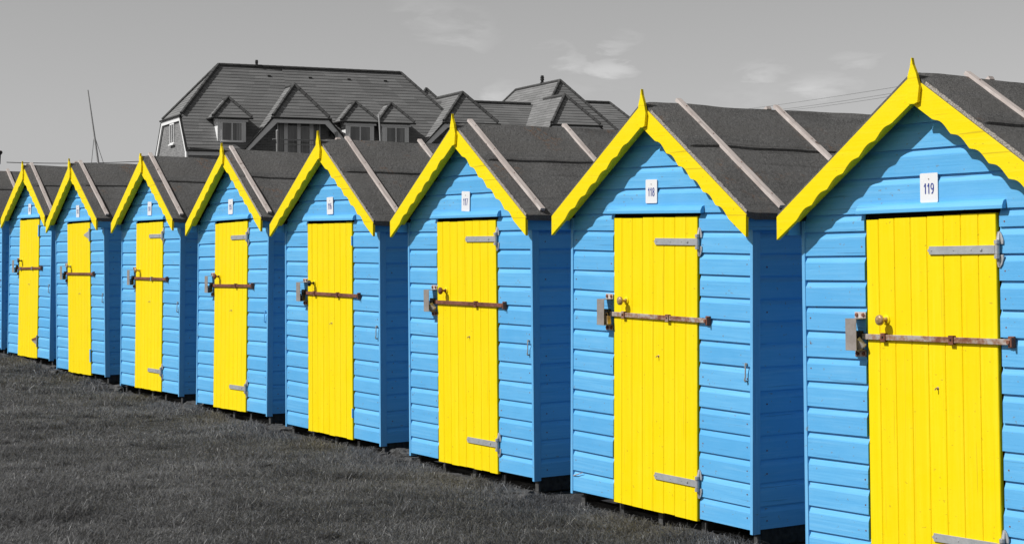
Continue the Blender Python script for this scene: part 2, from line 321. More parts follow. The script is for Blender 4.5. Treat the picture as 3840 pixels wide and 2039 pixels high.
def boards(mb,u0,u1,zs,fn,rng,clip=None,cap=True,jit=0):
    """shiplap boards: flat face, scooped top edge tucked under the board above"""
    for z0,z1 in zip(zs[:-1],zs[1:]):
        tn=rng.random(); j=rng.uniform(-.0015,.0015); sl=rng.uniform(-.003,.003)
        prof=[(z0,.004),(z0,.019+j),(z1-.041,.019+j),(z1-.035,.0172+j),(z1-.022,.0115),(z1-.009,.0062),(z1+.006,.006)]
        ja,jb=(rng.uniform(0,.008)*(jit in (-1,2)),rng.uniform(0,.008)*(jit in (1,2)))
        def ext(z):
            if clip is None: return u0+ja,u1-jb
            a=clip(z); return max(u0,-a),min(u1,a)
        P=[]
        for z,d in prof:
            a,b=ext(z)
            if b-a<.004: a=b=(a+b)/2
            P.append((fn(a,d,z-(sl if a<0 else 0)),fn(b,d,z+ (sl if z<z1 else 0)*.5)))
        n=len(P); vs=[p[0] for p in P]+[p[1] for p in P]
        fs=[(i,i+1,n+i+1,n+i) for i in range(n-1)]
        if cap: fs+=[tuple(range(n)),tuple(range(2*n-1,n-1,-1))]
        mb.add(vs,fs,tn)
def nails(mb,pts,rng):
    for (x,y,z,ax) in pts:
        r=.0045
        if ax=='y': mb.prism([(x+r*math.cos(a),z+r*math.sin(a)) for a in (.3,1.35,2.4,3.45,4.5,5.5)],y-.0012,y+.002,mi=1)
        else: mb.prism([(y+r*math.cos(a),z+r*math.sin(a)) for a in (.3,1.35,2.4,3.45,4.5,5.5)],x-.002,x+.0012,mi=1,fn=lambda a,b,d:(d,a,b))
def arc(cx,cy,rx,ry,a0,a1,n=14): return [(cx+rx*math.cos(R(a0+(a1-a0)*i/n)),cy+ry*math.sin(R(a0+(a1-a0)*i/n))) for i in range(n+1)]
GLY={'1':[[(.05,.70),(.24,.78),(.36,.97)],[(.40,1),(.40,0)]],
 '2':[arc(.5,.72,.40,.24,175,-20)+[(.10,.04)],[(.04,.06),(.95,.06)]],
 '3':[arc(.48,.74,.38,.22,165,-80),arc(.48,.29,.42,.25,85,-165)],
 '4':[[(.70,0),(.70,1)],[(.70,.96),(.06,.30),(.98,.30)]],
 '5':[[(.90,.94),(.26,.94),(.16,.50)],arc(.48,.32,.42,.27,140,-165)],
 '6':[arc(.5,.31,.40,.27,0,360,22),arc(.62,.42,.52,.54,180,75)],
 '7':[[(.05,.94),(.94,.94),(.42,.30),(.34,0)]],
 '8':[arc(.5,.745,.34,.21,0,360,20),arc(.5,.28,.41,.24,0,360,22)],
 '9':[arc(.5,.69,.40,.27,0,360,22),arc(.38,.58,.52,.54,0,-105)]}
def numerals(body,h,mat,parent,x,y,z):
    sp={'1':.30}; ws=[(.0205 if c!='1' else .0135) for c in body]; gap=.009; tot_=sum(ws)+gap*(len(ws)-1); cx=x-tot_/2
    for c,w_ in zip(body,ws):
        mb=MB(); wx=w_ if c!='1' else w_/.5; sw=.0030
        for k,st in enumerate(GLY[c]):
            P=[(cx+a*wx,z-h/2+b*h) for a,b in st]; n=len(P); Lf=[];Rt=[]
            for i in range(n):
                p=Vector(P[i]); d=(Vector(P[min(i+1,n-1)])-Vector(P[max(i-1,0)])); 
                if n>3 and P[0]==P[-1] and i in (0,n-1): d=Vector(P[1])-Vector(P[-2])
                d.normalize(); q=Vector((-d.y,d.x))*sw; Lf.append(p+q); Rt.append(p-q)
            yy=y-.0004*k
            vs=[(a.x,yy,a.y) for a in Lf]+[(a.x,yy,a.y) for a in Rt]; mb.add(vs,[(i,i+1,n+i+1,n+i) for i in range(n-1)])
        mb.build('numeral',mat,parent); cx+=w_+gap
def t_hinge(par,x0,xd,z,mat,paint_body=False):
    mb=MB(); y=-.030
    mb.prism([(x0,z+.0),(x0+.012,z+.012),(x0+.012,z+.021),(xd-.005,z+.021),(xd-.005,z-.021),(x0+.012,z-.021),(x0+.012,z-.012)],y-.006,y)
    mb.tube([(xd+.012,y-.004,z-.024),(xd+.012,y-.004,z+.024)],.0135,10)
    for fx in (.03,.36,.62): 
        q=x0+(xd-x0)*fx+.015; mb.prism([(q+.005*math.cos(a),z+.005*math.sin(a)) for a in np.linspace(0,5.2,6)],y-.008,y-.006,.0)
    q=x0+(xd-x0)*.80; mb.prism([(q-.007,z-.006),(q+.007,z-.006),(q+.007,z+.006),(q-.007,z+.006)],y-.011,y-.006)
    for s in (1,-1):
        a=[(xd-.004,z+s*.026),(xd+.042,z+s*.026),(xd+.043,z+s*.045),(xd+.034,z+s*.072),(xd+.020,z+s*.090),(xd+.008,z+s*.086),(xd+.002,z+s*.06)]
        mb.prism(a,-.027,-.019)
        mb.tube([(xd+.012,y-.006,z+s*.026),(xd+.012,y-.006,z+s*.046)],.015,10)
        mb.tube([(xd+.016,y+.002,z+s*.046),(xd+.018,y+.006,z+s*.082)],[.012,.006],8)
    return mb.build('hinge',mat,par,bevel=.0015)
def tri_hinge(par,xd,z,strap,plate,rusty=None):
    mb=MB(); y=-.030
    mb.prism([(xd-.20,z+.006),(xd-.20,z-.006),(xd-.012,z-.050),(xd-.012,z+.050)],y-.004,y)
    o=mb.build('hinge',strap,par)
    mb=MB(); mb.box(xd-.012,xd+.016,y-.009,y,z-.078,z+.078); mb.build('hinge_plate',plate,o)
    if rusty:
        mb=MB(); mb.prism([(xd-.215,z+.018),(xd-.20,z-.002),(xd-.012,z+.018),(xd-.012,z+.055)],y-.007,y-.004); mb.build('rusty_patch',M['rust'],o)
    return o
def make_hut(no):
    x,y,z,yaw,lean,pt,d=HUTS[no]; st=STYLE[no]; rng=random.Random(no*7)
    root=empty('beach_hut',(x,y,z+CAMZ),(pt,lean,yaw))
    W=d['w']; B=d['B']; sl=(d['zjt']-d['zlo'])/B
    zr=d['zjt']+.0; und=lambda zz:(zr-.055-zz)/sl   # half width of the wall under the roof at height zz
    zs=[0.0]; 
    while zs[-1]<2.6: zs.append(zs[-1]+rng.uniform(.130,.143))
    dx0,dx1=d['dx0'],d['dx1']
    ztop=1.862
    # front wall
    mb=MB(); F=lambda u,dd,zz:(u,-dd,zz)
    lo=[q for q in zs if q<ztop-.05]+[ztop+.006]; up=[ztop+.006]+[q for q in zs if ztop+.06<q<zr-.10]+[zr-.062]
    clip=lambda zz:min(W-.003,max(0,und(zz)))
    boards(mb,-W+.003,dx0-.013,lo,F,rng,jit=1); boards(mb,dx1+.009,W-.003,lo,F,rng,jit=-1)
    boards(mb,-W+.003,W-.003,up,F,rng,clip)
    pts=[(sx*(W-.035),-.0185,(a+b)/2+.0,'y') for a,b in zip(lo[:-1],lo[1:]) for sx in (-1,1) if rng.random()<.55]
    pts+=[(q,-.0185,(a+b)/2-.02,'y') for a,b in zip(lo[:-1],lo[1:]) for q in (dx0-.04,dx1+.045) if rng.random()<.5]
    nails(mb,pts,rng); mb.build('front_wall',[M['blue_x'],M['rust']],root)
    side=[]
    for q in zs[:13]:
        for yy in (.09,.62,1.1):
            if rng.random()<.5: side.append((W+.0185,yy,q+.05,'x'))
    # side and rear walls
    eave=[q for q in zs if q<1.78]+[1.83]
    for s in (1,-1):
        mb=MB(); boards(mb,.012,DEP,eave,(lambda u,dd,zz,s=s:(s*(W+dd-.003),u,zz)),rng); (nails(mb,side,rng) if s>0 else None); mb.build('side_wall',[M['blue_y'],M['rust']],root)
    mb=MB(); boards(mb,-W+.003,W-.003,[0]+[.14*i for i in range(1,18)],lambda u,dd,zz:(u,DEP+dd,zz),rng,clip); mb.build('rear_wall',M['blue_x'],root)
    # inner shell so that gaps look into a dark hut
    mb=MB(); mb.box(-W+.004,dx0-.004,.001,.03,.0,ztop); mb.box(dx1+.004,W-.004,.001,.03,0,ztop)
    mb.prism([(-W+.01,ztop),(W-.01,ztop),(W-.01,1.80),(0,zr-.08),(-W+.01,1.80)],.002,.03) if False else mb.prism([(-W+.01,ztop),(W-.01,ztop),(und(ztop+.05)-.02 if und(ztop+.05)<W else W-.01,ztop+.05),(0,zr-.09),(-min(W-.01,und(ztop+.05)-.02),ztop+.05)],.002,.03)
    mb.box(dx0-.02,dx1+.02,.031,.05,0,ztop+.02); mb.box(-W+.01,W-.01,.05,DEP-.01,.0,.02)
    mb.build('wall_frame',M['inside'],root)
    # corner trims
    for s in (1,-1):
        mb=MB(); a,b=sorted((s*(W-.003),s*(W+.021))); mb.box(a,b,-.024-.001*(s>0),.036,-.024,1.84,rng.random())
        mb.build('corner_trim',M['blue_z'],root,bevel=.002); mb=MB()
        a,b=sorted((s*(W+.0),s*(W+.026))); mb.box(a,b,DEP-.03,DEP+.03,-.02,1.84,.5)
        mb.build('corner_trim',M['blue_z'],root,bevel=.002)
    # eaves boards
    for s in (1,-1):
        mb=MB(); a,b=sorted((s*(W+.032),s*(W+.052))); mb.box(a,b,-O+.016,DEP+.06,1.762,1.838,.2); mb.build('eaves_board',M['blue_y'],root)
    # roof slopes: felt laid in two strips with a lap, bumpy
    ang=math.atan(sl); ca,sa=math.cos(ang),math.sin(ang); Ls=(B-.008)/ca; lap=.50
    fm=M['felt'][st['felt']]
    def roof(s):
        ns,ny=44,64; y0,y1=-O-.004,DEP+.10; vs=[];fs=[]
        S=[i/ns*Ls for i in range(ns+1)]; 
        S=sorted(set([q for q in S if abs(q-lap)>.012]+[lap-.004,lap+.004]))+[Ls+.012,Ls+.022,Ls+.024]
        for q in S:
            for j in range(ny+1):
                yy=y0+(y1-y0)*j/ny
                n=noise.noise(Vector((q*2.3+no*5.1,yy*2.6,s*3)))*.011+noise.noise(Vector((q*9+no,yy*9,s)))*.0022
                sag=-.012*math.sin(min(1,max(0,(yy)/DEP))*math.pi)*(1-.5*q/Ls)
                wr=0
                if yy>1.35: wr=.014*math.exp(-((q-.09-.04*(yy-1.4))/.03)**2)*math.exp(-((yy-1.62)/.2)**2)
                h=n+sag+wr+.011*(q<lap)
                if q>Ls-.06: h-= (q-Ls+.06)**2*1.2
                k=q if q<=Ls else Ls+(.004 if q<Ls+.02 else .0)
                drop=0 if q<=Ls else (q-Ls)*1.3 + .006
                fade=1 if yy>y0+.05 else .3
                X=k*ca+sa*(h*fade+.014); Z=zr-k*sa+ca*(h*fade+.014)-drop
                vs.append((s*max(X,.0),yy,Z))
        nj=ny+1; m_=len(S)
        fs=[(i*nj+j,i*nj+j+1,(i+1)*nj+j+1,(i+1)*nj+j) for i in range(m_-1) for j in range(ny)]
        b=len(vs); # underside
        for q in (0,Ls):
            for yy in (y0,y1): vs.append((s*q*ca,yy,zr-q*sa-.010))
        fs.append((b,b+1,b+3,b+2))
        top0=[i*nj for i in range(m_)]; fs.append(tuple(top0)+(b+2,b))
        top1=[i*nj+ny for i in range(m_)]; fs.append(tuple(top1[::-1])+(b+1,b+3))
        fs.append(tuple((m_-1)*nj+j for j in range(nj))+(b+3,b+2))
        mb=MB(); mb.add(vs,fs); o=mb.build('roof_felt',fm,root,smooth=True)
        try: o.data.set_sharp_from_angle(angle=R(40))
        except Exception: pass
        return o
    roof(1); roof(-1)
    if no in (115,116,117,118,119):
        mb=MB(); n=70; vs=[]
        for i in range(n+1):
            q=.10+(Ls-.10)*i/n; hh=.022+.005*noise.noise(Vector((q*30,no,0)))+.004*noise.noise(Vector((q*90,no,5))); bk=.003+.010*abs(noise.noise(Vector((q*22,no,9))))
            for (yy,h_) in ((-O-.0065,.004),(-O-.0065,hh),(-O-.0065+bk,hh),(-O+.02,.004)): vs.append((q*ca+sa*h_,yy,zr-q*sa+ca*h_))
        mb.add(vs,[(i*4+k,i*4+k+1,(i+1)*4+k+1,(i+1)*4+k) for i in range(n) for k in range(3)]); mb.build('frayed_edge',M['fray'],root)
    # roof deck under the felt
    for s in (1,-1):
        mb=MB(); mb.prism([(0,zr-.012),(s*(B-.02),zr-.012-(B-.02)*sl),(s*(B-.02),zr-.030-(B-.02)*sl),(0,zr-.030)],-O+.02,DEP+.08); mb.build('roof_deck',M['bearer'],root)
    # battens
    def batten(s,yb,q0,q1,w_=.040):
        mb=MB(); h0,h1=.022,.044; tw=rng.uniform(-.012,.012); sagm=-.010*math.sin(min(1,max(0,yb/DEP))*math.pi)
        n=9; vs=[]
        for i in range(n):
            q=q0+(q1-q0)*i/(n-1); yy=yb+tw*i/(n-1)+rng.uniform(-.0012,.0012)
            for (hh,dy) in ((h0,-w_/2),(h1,-w_/2),(h1,w_/2),(h0,w_/2)):
                hh+=sagm; vs.append((s*(q*ca+sa*hh),yy+dy,zr-q*sa+ca*hh))
        fs=[(i*4+k,i*4+(k+1)%4,(i+1)*4+(k+1)%4,(i+1)*4+k) for i in range(n-1) for k in range(4)]+[(0,1,2,3),(4*n-1,4*n-2,4*n-3,4*n-4)]
        mb.add(vs,fs); 
        for q in (.08,.35,.62,.9): 
            qq=q0+(q1-q0)*q; hh=h1+sagm+.001
            c=Vector((s*(qq*ca+sa*hh),yb+tw*q,zr-qq*sa+ca*hh)); mb.tube([c,c+Vector((s*sa,0,ca))*.002],.004,6,mi=1)
        mb.build('batten',[M['batten'],M['rust']],root)
    for i,yb in enumerate(st['bat']): batten(1,yb,-.035,Ls-.03-rng.uniform(0,.02))
    batten(-1,st['batl'],-.012 if no in (119,112,113,116) else .03,Ls-.05)
    if len(st['bat'])>1: batten(-1,st['batl']+.88 if st['batl']<.6 else st['batl']-.85,-.012 if no==118 else .03,Ls-.05)
    # bargeboards with a scalloped lower edge
    yb0,yb1=-O-.012,-O+.010
    def barge(s,xin):
        poly=[]; 
        top=lambda q:zr-sl*q+.001
        zi=lambda q:d['zlt']+(B-q)*((d['zji']-d['zlt'])/B)
        poly.append((s*xin,top(xin))); poly.append((s*B,d['zlo'])); poly.append((s*B,d['zlt']))
        per=.1165; q=B-.155; n=int((q-.06)/per)
        for i in range(n):
            for k in range(7):
                f_=k/7; qq=q-per*(i+f_); amp=.025 if s>0 else .021
                off=amp*(math.sin(math.pi*f_)**1.3)
                poly.append((s*qq,zi(qq)+off*.9-.002))
        qq=q-per*n; poly.append((s*qq,zi(qq))); poly.append((s*xin,zi(xin)))
        mb=MB(); mb.prism(poly,yb0,yb1,rng.random()); 
        return mb.build('bargeboard',M['yellow_b'],root,bevel=.0015)
    barge(1,.0); barge(-1,.006)
    for s_ in (1,-1): # straight backing plank behind the scalloped board
        zq=lambda q:d['zlt']+(B-q)*((d['zji']-d['zlt'])/B)+.030
        mb=MB(); mb.prism([(s_*.010,zq(.010)),(s_*(B-.10),zq(B-.10)),(s_*(B-.10),zr-sl*(B-.10)-.034),(s_*.010,zr-.040)],-O+.0105,-O+.066,.6); mb.build('barge_backing',M['yellow_b'],root)
    zt=d['zf']
    pf=[(-.0055,d['zji']-.006),(.036,d['zji']-.008),(.058,d['zji']),(.070,d['zji']+.080),(.052,zr+.004),(.030,zt-.030),(.023,zt+.004),(.020,zt+.004),(.011,zr+.040),(-.0055,zr-.004)]
    mb=MB(); mb.prism(pf,-O-.032,-O-.0125,.8); mb.build('finial',M['yellow_b'],root,bevel=.0015)
    # lintel drip board
    lz=ztop+.004; mb=MB()
    mb.prism([(-.020,lz),(-.052,lz-.002),(-.052,lz+.016),(-.040,lz+.040),(-.020,lz+.047)],dx0-.052,dx1+.060,rng.random(),fn=lambda a,b,dd:(dd,a,b+.012*(dd-dx0)/(dx1-dx0)*0))
    mb.build('lintel_board',M['blue_x'],root,bevel=.002)
    # door: tongue and groove planks
    door_z1=1.848; wtot=dx1-dx0; f0=.102; px=[0,f0]+[f0+(1-f0)*i/7 for i in range(1,8)]
    mb=MB()
    for i in range(8):
        a=dx0+wtot*px[i]; b=dx0+wtot*px[i+1]; c=.004; zt_=door_z1-.012*(1-(a-dx0)/wtot)+rng.uniform(-.004,.002); zb=d['dz0']-.012+rng.uniform(-.004,.003); e=.0006
        if no==116 and i==1: a+=.006
        yf=-.027
        poly=[(a+e,yf+c),(a+e+c*.8,yf),(b-e-c*.8,yf),(b-e,yf+c),(b-e,-.003),(a+e,-.003)]
        tn=rng.uniform(.45,1)
        vs=[(u,v_,zb) for u,v_ in poly]+[(u,v_,zt_) for u,v_ in poly]; n=6
        mb.add(vs,[tuple(range(n)),tuple(range(2*n-1,n-1,-1))]+[(k,k+n,(k+1)%n+n,(k+1)%n) for k in range(n)],tn)
    mb.box(dx0+.002,dx1-.002,-.0228,-.0035,d['dz0']-.006,door_z1-.02,0.0)
    door=mb.build('door',M['yellow'],root)
    # knob
    kx=dx0+.135; kz=d['bz']+.087; mb=MB()
    mb.tube([(kx,-.027,kz),(kx,-.032,kz),(kx,-.034,kz)],[.026,.025,.016],14,mi=1)
    mb.tube([(kx,-.032,kz),(kx,-.046,kz),(kx,-.060,kz),(kx,-.068,kz)],[.017,.008,.008,.012],10)
    mb.tube([(kx,-.066,kz),(kx,-.069,kz),(kx,-.076,kz),(kx,-.086,kz),(kx,-.092,kz),(kx,-.095,kz)],[.012,.021,.028,.027,.018,.005],14)
    mb.build('door_knob',[M[st['knob']],M['yellow']],door,smooth=True)
    # little hook at mid door
    hx=.5*(dx0+dx1)+.045; hz=.965; mb=MB()
    mb.tube([(hx,-.027,hz),(hx,-.031,hz)],[.010,.006],8); mb.tube([(hx,-.031,hz+.002),(hx,-.044,hz),(hx-.002,-.047,hz-.008)],.0032,6)
    mb.build('door_hook',M['brass'],door)
    # locking bar
    b0,b1=dx0+.003-.03,d['bx1']; bz=d['bz']; dip={112:.018,113:.0,114:-.004}.get(no,-.0)
    bm=M[st['bar']]; mb=MB()
    def bz_at(q): return bz-.004-dip*(b1-q)/(b1-b0)
    vs=[]
    for q in (b0,b1-.012):
        for yy in (-.043,-.034):
            for s in (-1,1): vs.append((q,yy,bz_at(q)+s*.0145))
    mb.add(vs,[(0,1,3,2),(4,6,7,5),(0,4,5,1),(2,3,7,6),(0,2,6,4),(1,5,7,3)])
    bar=mb.build('locking_bar',bm,root,bevel=.002)
    for fr in st['br']:
        q=b0+(b1-b0)*fr; mb=MB(); zz=bz_at(q); mb.box(q-.015,q+.015,-.050,-.044,zz-.023,zz+.022); mb.box(q-.015,q+.015,-.044,-.027,zz+.016,zz+.022); mb.box(q-.015,q+.015,-.044,-.027,zz-.023,zz-.0165)
        mb.tube([(q,-.050,zz),(q,-.0515,zz)],.0065,8,mi=1)
        mb.build('bar_bracket',[M['galv'] if (no in (112,114)) else (M['rustpale'] if no==118 else M['rust']),M['inside']],bar,bevel=.0015)
    q=b1; mb=MB(); zz=bz_at(q); mb.box(q-.030,q+.006,-.0335,-.019,zz-.028,zz+.028); mb.box(q-.004,q+.006,-.052,-.0335,zz-.024,zz+.024); mb.tube([(q-.018,-.043,zz),(q-.018,-.052,zz)],.011,10)
    mb.build('bar_pivot_plate',M['rust'],bar,bevel=.002)
    # lock guard box: channel with open ends
    gx1=dx0-.016; gx0=gx1-.078; gz0_=bz-.078; gz1_=bz+.092; P=.078
    mb=MB(); mb.box(gx0,gx1,-.019-P,-.019-P+.003,gz0_,gz1_)
    mb.box(gx0,gx1,-.019-P+.003,-.020,gz1_-.003,gz1_); mb.box(gx0,gx1,-.019-P+.003,-.020,gz0_,gz0_+.003)
    gb=mb.build('lock_guard',M['boxmetal'],root,bevel=.001)
    for (za,zb_) in ((gz1_+.001,gz1_+.034),(gz0_-.034,gz0_-.001)): mb=MB(); mb.box(gx0,gx1,-.0235,-.0195,za,zb_); mb.build('guard_flange',M['rustwhite'],gb)
    for q in (gx0+.016,gx1-.016):
        for zz in (gz1_+.018,gz0_-.018): mb=MB(); mb.tube([(q,-.0235,zz),(q,-.030,zz),(q,-.032,zz)],[.011,.010,.004],8); mb.build('guard_bolt',M['rust'],gb)
    mb=MB(); mb.box(b0-.05,b0+.0,-.052,-.030,bz-.022,bz+.026); mb.tube([(b0-.03,-.030,bz-.008),(b0-.03,-.075,bz-.012),(b0-.03,-.070,bz-.045)],.006,8); mb.build('staple',M['darkmetal'],gb)
    # padlock
    lm={'silver':'steelmatte','brass':'brass','dark':'darkmetal'}[st['lock']]; mb=MB()
    tilt=.6 if st['lock']=='silver' else .12
    T=Matrix.Translation((b0-.004,-.062,bz-.046))@Matrix.Rotation(-tilt,4,'Y')@Matrix.Rotation(.45 if tilt>.3 else 0,4,'X')
    mb.box(-.027,.027,-.015,.015,-.027,.027,M=T)
    if tilt>.3: mb.box(-.0235,.0235,-.012,.012,-.030,-.0262,M=T,mi=1)
    vs=[T@Vector((.014*math.cos(a),0,.030+.020*math.sin(a))) for a in np.linspace(0,math.pi,9)]; mb.tube([T@Vector((.014,0,.02))]+vs+[T@Vector((-.014,0,.02))],.0035,6)
    mb.build('padlock',[M[lm],M['brass']],root,bevel=.002)
    # hinges
    for zz,kind in ((1.688 if no not in (117,119) else {117:1.702,119:1.665}[no],st['h'][0]),(.212 if no!=117 else .192,st['h'][1])):
        if kind=='galv': t_hinge(door,.0,dx1,zz,M['galv'])
        elif kind=='tri': tri_hinge(door,dx1,zz,M['galv'],M['galv'])
        elif kind=='triy': tri_hinge(door,dx1,zz,M['yellow'],M['blue_x'])
        elif kind=='trio': tri_hinge(door,dx1,zz,M['galvold'],M['galvold'],True)
        else:
            mb=MB(); mb.box(dx1-.003,dx1+.008,-.034,-.018,zz-.04,zz+.04); mb.build('hinge',M['blue_x'],door)
    # number plate
    if no!=111:
        pw,ph=.116,.151; px_=d['px0']; pz=d['pz0']; Y=-.0225
        mb=MB(); cr=.005; pl=[(0,cr),(cr,0),(pw-cr,0),(pw,cr),(pw,ph-cr),(pw-cr,ph),(cr,ph),(0,ph-cr)]
        mb.prism(pl,Y-.004,Y); mb.tube([(pw/2,Y-.0045,ph*.80),(pw/2,Y-.0062,ph*.80)],.0035,8,mi=1)
        pl_=mb.build('number_plate',[M['plate'],M['galvold']],root,loc=(px_,0,pz))
        tilt={112:R(2),114:R(1.5),116:R(-1.5),117:R(2.5)}.get(no,0)
        pl_.rotation_euler=(0,tilt,0)
        numerals(str(no),.054,M['digit'],pl_,pw/2,Y-.0052,ph*.475)
    # cabin hook on right front
    hx=W-.035; mb=MB(); z0=.972
    mb.tube([(hx,-.019,z0),(hx,-.030,z0)],.008,8); mb.tube([(hx,-.019,z0-.10),(hx,-.034,z0-.102),(hx+.006,-.036,z0-.094)],.005,6)
    mb.tube([(hx-.004,-.030,z0+.006),(hx+.004,-.036,z0-.03),(hx+.003,-.036,z0-.075),(hx-.003,-.038,z0-.098)],.0045,6)
    mb.build('cabin_hook',M['galvold'] if no!=115 else M['blue_x'],root)
    # bearers under the floor
    for q in (-.84,-.42,.0,.42,W-.015):
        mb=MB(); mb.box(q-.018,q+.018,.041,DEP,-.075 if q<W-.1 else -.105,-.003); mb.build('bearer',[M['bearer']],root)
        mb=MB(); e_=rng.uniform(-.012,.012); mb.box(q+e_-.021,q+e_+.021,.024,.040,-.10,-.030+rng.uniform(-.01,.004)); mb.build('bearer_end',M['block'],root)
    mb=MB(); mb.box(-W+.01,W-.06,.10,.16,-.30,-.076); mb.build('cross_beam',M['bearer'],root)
    if no==118: # loose splinter on the lowest board
        mb=MB(); mb.tube([(-W+.01,-.022,.098),(-W+.06,-.030,.112),(-W+.12,-.024,.132)],[.003,.0035,.002],5); mb.build('splinter',M['rustwhite'],root)
    return root
LBL={119:'nearest blue beach hut with yellow door, its plate reading 119',
118:'second nearest beach hut, plate 118, with pale rusty bar and brass knob',
117:'blue and yellow beach hut numbered 117 with a rust brown door knob',
116:'blue and yellow beach hut numbered 116 with no strap hinges on its door',
115:'blue and yellow beach hut numbered 115, standing between huts 114 and 116',
114:'blue and yellow beach hut numbered 114, before the left end of the tiled house',
113:'blue and yellow beach hut 113 with a triangular silver upper hinge',
112:'leaning blue and yellow beach hut 112 with a rusty triangular lower hinge, farthest whole hut',
111:'farthest beach hut, only its blue side and felt roof showing at the left edge'}
huts={}
for no in HUTS:
    huts[no]=tag(make_hut(no),LBL[no],'beach hut',GRP)
bpy.context.view_layer.update()

# rubble and slab edges along the foot of the row
def hutpt(no,a,b):
    p=huts[no].matrix_world@Vector((a,b,0)); return p.x,p.y
def stone(no,a,b,l,w_,h,rz,label,name='stone',cat='stone',group=None,sub=3):
    import bmesh
    rng=random.Random(int(a*1000)+no*31); bm=bmesh.new(); bmesh.ops.create_icosphere(bm,subdivisions=sub,radius=1)
    off=rng.uniform(0,50)
    for v in bm.verts:
        c=v.co; c.x=max(-.78,min(.78,c.x)); c.y=max(-.78,min(.78,c.y)); c.z=max(-.8,min(.7,c.z))
        n=noise.noise(c*1.8+Vector((off,0,0)))*.42+noise.noise(c*5+Vector((off,3,0)))*.20
        v.co=Vector((c.x*l/1.5,c.y*w_/1.5,c.z*h/1.4))*(1+n)
    me=bpy.data.meshes.new(name); bm.to_mesh(me); bm.free(); me.materials.append(M['stone'])
    o=bpy.data.objects.new(name,me); COL.objects.link(o); x,y=hutpt(no,a,b); o.location=(x,y,gz(x,y)+h*.12); o.rotation_euler=(rng.uniform(-.1,.1),rng.uniform(-.1,.1),HUTS[no][3]+rz)
    return tag(o,label,cat,group)
EDGE={112:'farthest rough concrete edging, under the leaning hut 112',113:'concrete edging under hut 113, with weeds over its right end',114:'concrete edging below the door of hut 114',115:'concrete edging below hut 115, right of the pale smooth stone',116:'concrete edging between the grass and the door of hut 116',117:'concrete edging before the dark gap under hut 117',118:'pale concrete edging along the foot of hut 118',119:'nearest concrete edging, under hut 119'}
for no in range(112,120):
    h=random.Random(no)
    # broken concrete kerb under the front
    mb=MB(); segs=7; x0=-.95
    root=None; vs=[]
    n=28
    for i in range(n+1):
        a=-.92+1.84*i/n
        for (b,dz) in ((-.105,-.06),(-.090,-.002),(-.03,.008),(.05,.004),(.06,-.06)):
            q=noise.noise(Vector((a*3+no,b*8,1)))*.022+noise.noise(Vector((a*14+no,b*30,4)))*.014
            x,y=hutpt(no,a,b+q*1.2); vs.append((x,y,gz(x,y)+dz+q*.6+.004))
    fs=[(i*5+k,i*5+k+1,(i+1)*5+k+1,(i+1)*5+k) for i in range(n) for k in range(4)]+[(0,1,2,3,4),tuple(n*5+k for k in (4,3,2,1,0))]
    mb.add(vs,fs); tag(mb.build('concrete_edging',M['stone'],smooth=False),EDGE[no],'concrete edging','concrete edgings under the hut fronts')
ST=[(118,-1.02,-.02,.20,.07,.05,.2,'flat pale stone in the grass left of the hut numbered 118'),
(118,-.48,-.20,.10,.08,.05,.5,'small dark stone under the left foot of the door numbered 118'),
(118,.02,-.06,.07,.05,.035,.1,'small white block below the door numbered 118'),
(117,.86,-.12,.22,.14,.07,.3,'broad rough stone at the right foot of the hut numbered 117'),
(117,-1.02,-.02,.26,.13,.08,.9,'lumpy grey stone left of the hut numbered 117, before the dark gap'),
(117,-1.25,.12,.22,.14,.10,.2,'rounded stone in the gap between the huts numbered 116 and 117'),
(116,-1.02,.0,.26,.12,.09,.4,'craggy stone left of the hut numbered 116'),
(116,-1.2,.05,.14,.12,.09,.1,'dark round stone in the gap between the huts numbered 115 and 116'),
(115,-.86,-.10,.28,.12,.09,.0,'pale smooth stone at the left foot of the hut numbered 115'),
(115,-1.12,.02,.24,.12,.10,.5,'rough stone in the gap between the huts numbered 114 and 115'),
(114,-.92,-.06,.28,.10,.08,.0,'flat stone at the left foot of the hut numbered 114'),
(114,-1.15,.02,.22,.14,.08,.3,'broken stone in the gap between the huts numbered 113 and 114'),
(113,-.80,-.10,.30,.10,.07,.0,'long flat stone at the left foot of the hut numbered 113'),
(113,-1.15,-.02,.28,.16,.12,.3,'large rough stone in the gap between the huts numbered 112 and 113'),
(112,-.80,-.10,.30,.10,.07,.0,'pale flat stone at the left foot of the hut numbered 112'),
(112,-1.10,-.05,.30,.14,.10,.1,'rough stone at the left picture edge beside the hut numbered 112')]
for s in ST: stone(*s,group='stones at the foot of the huts')
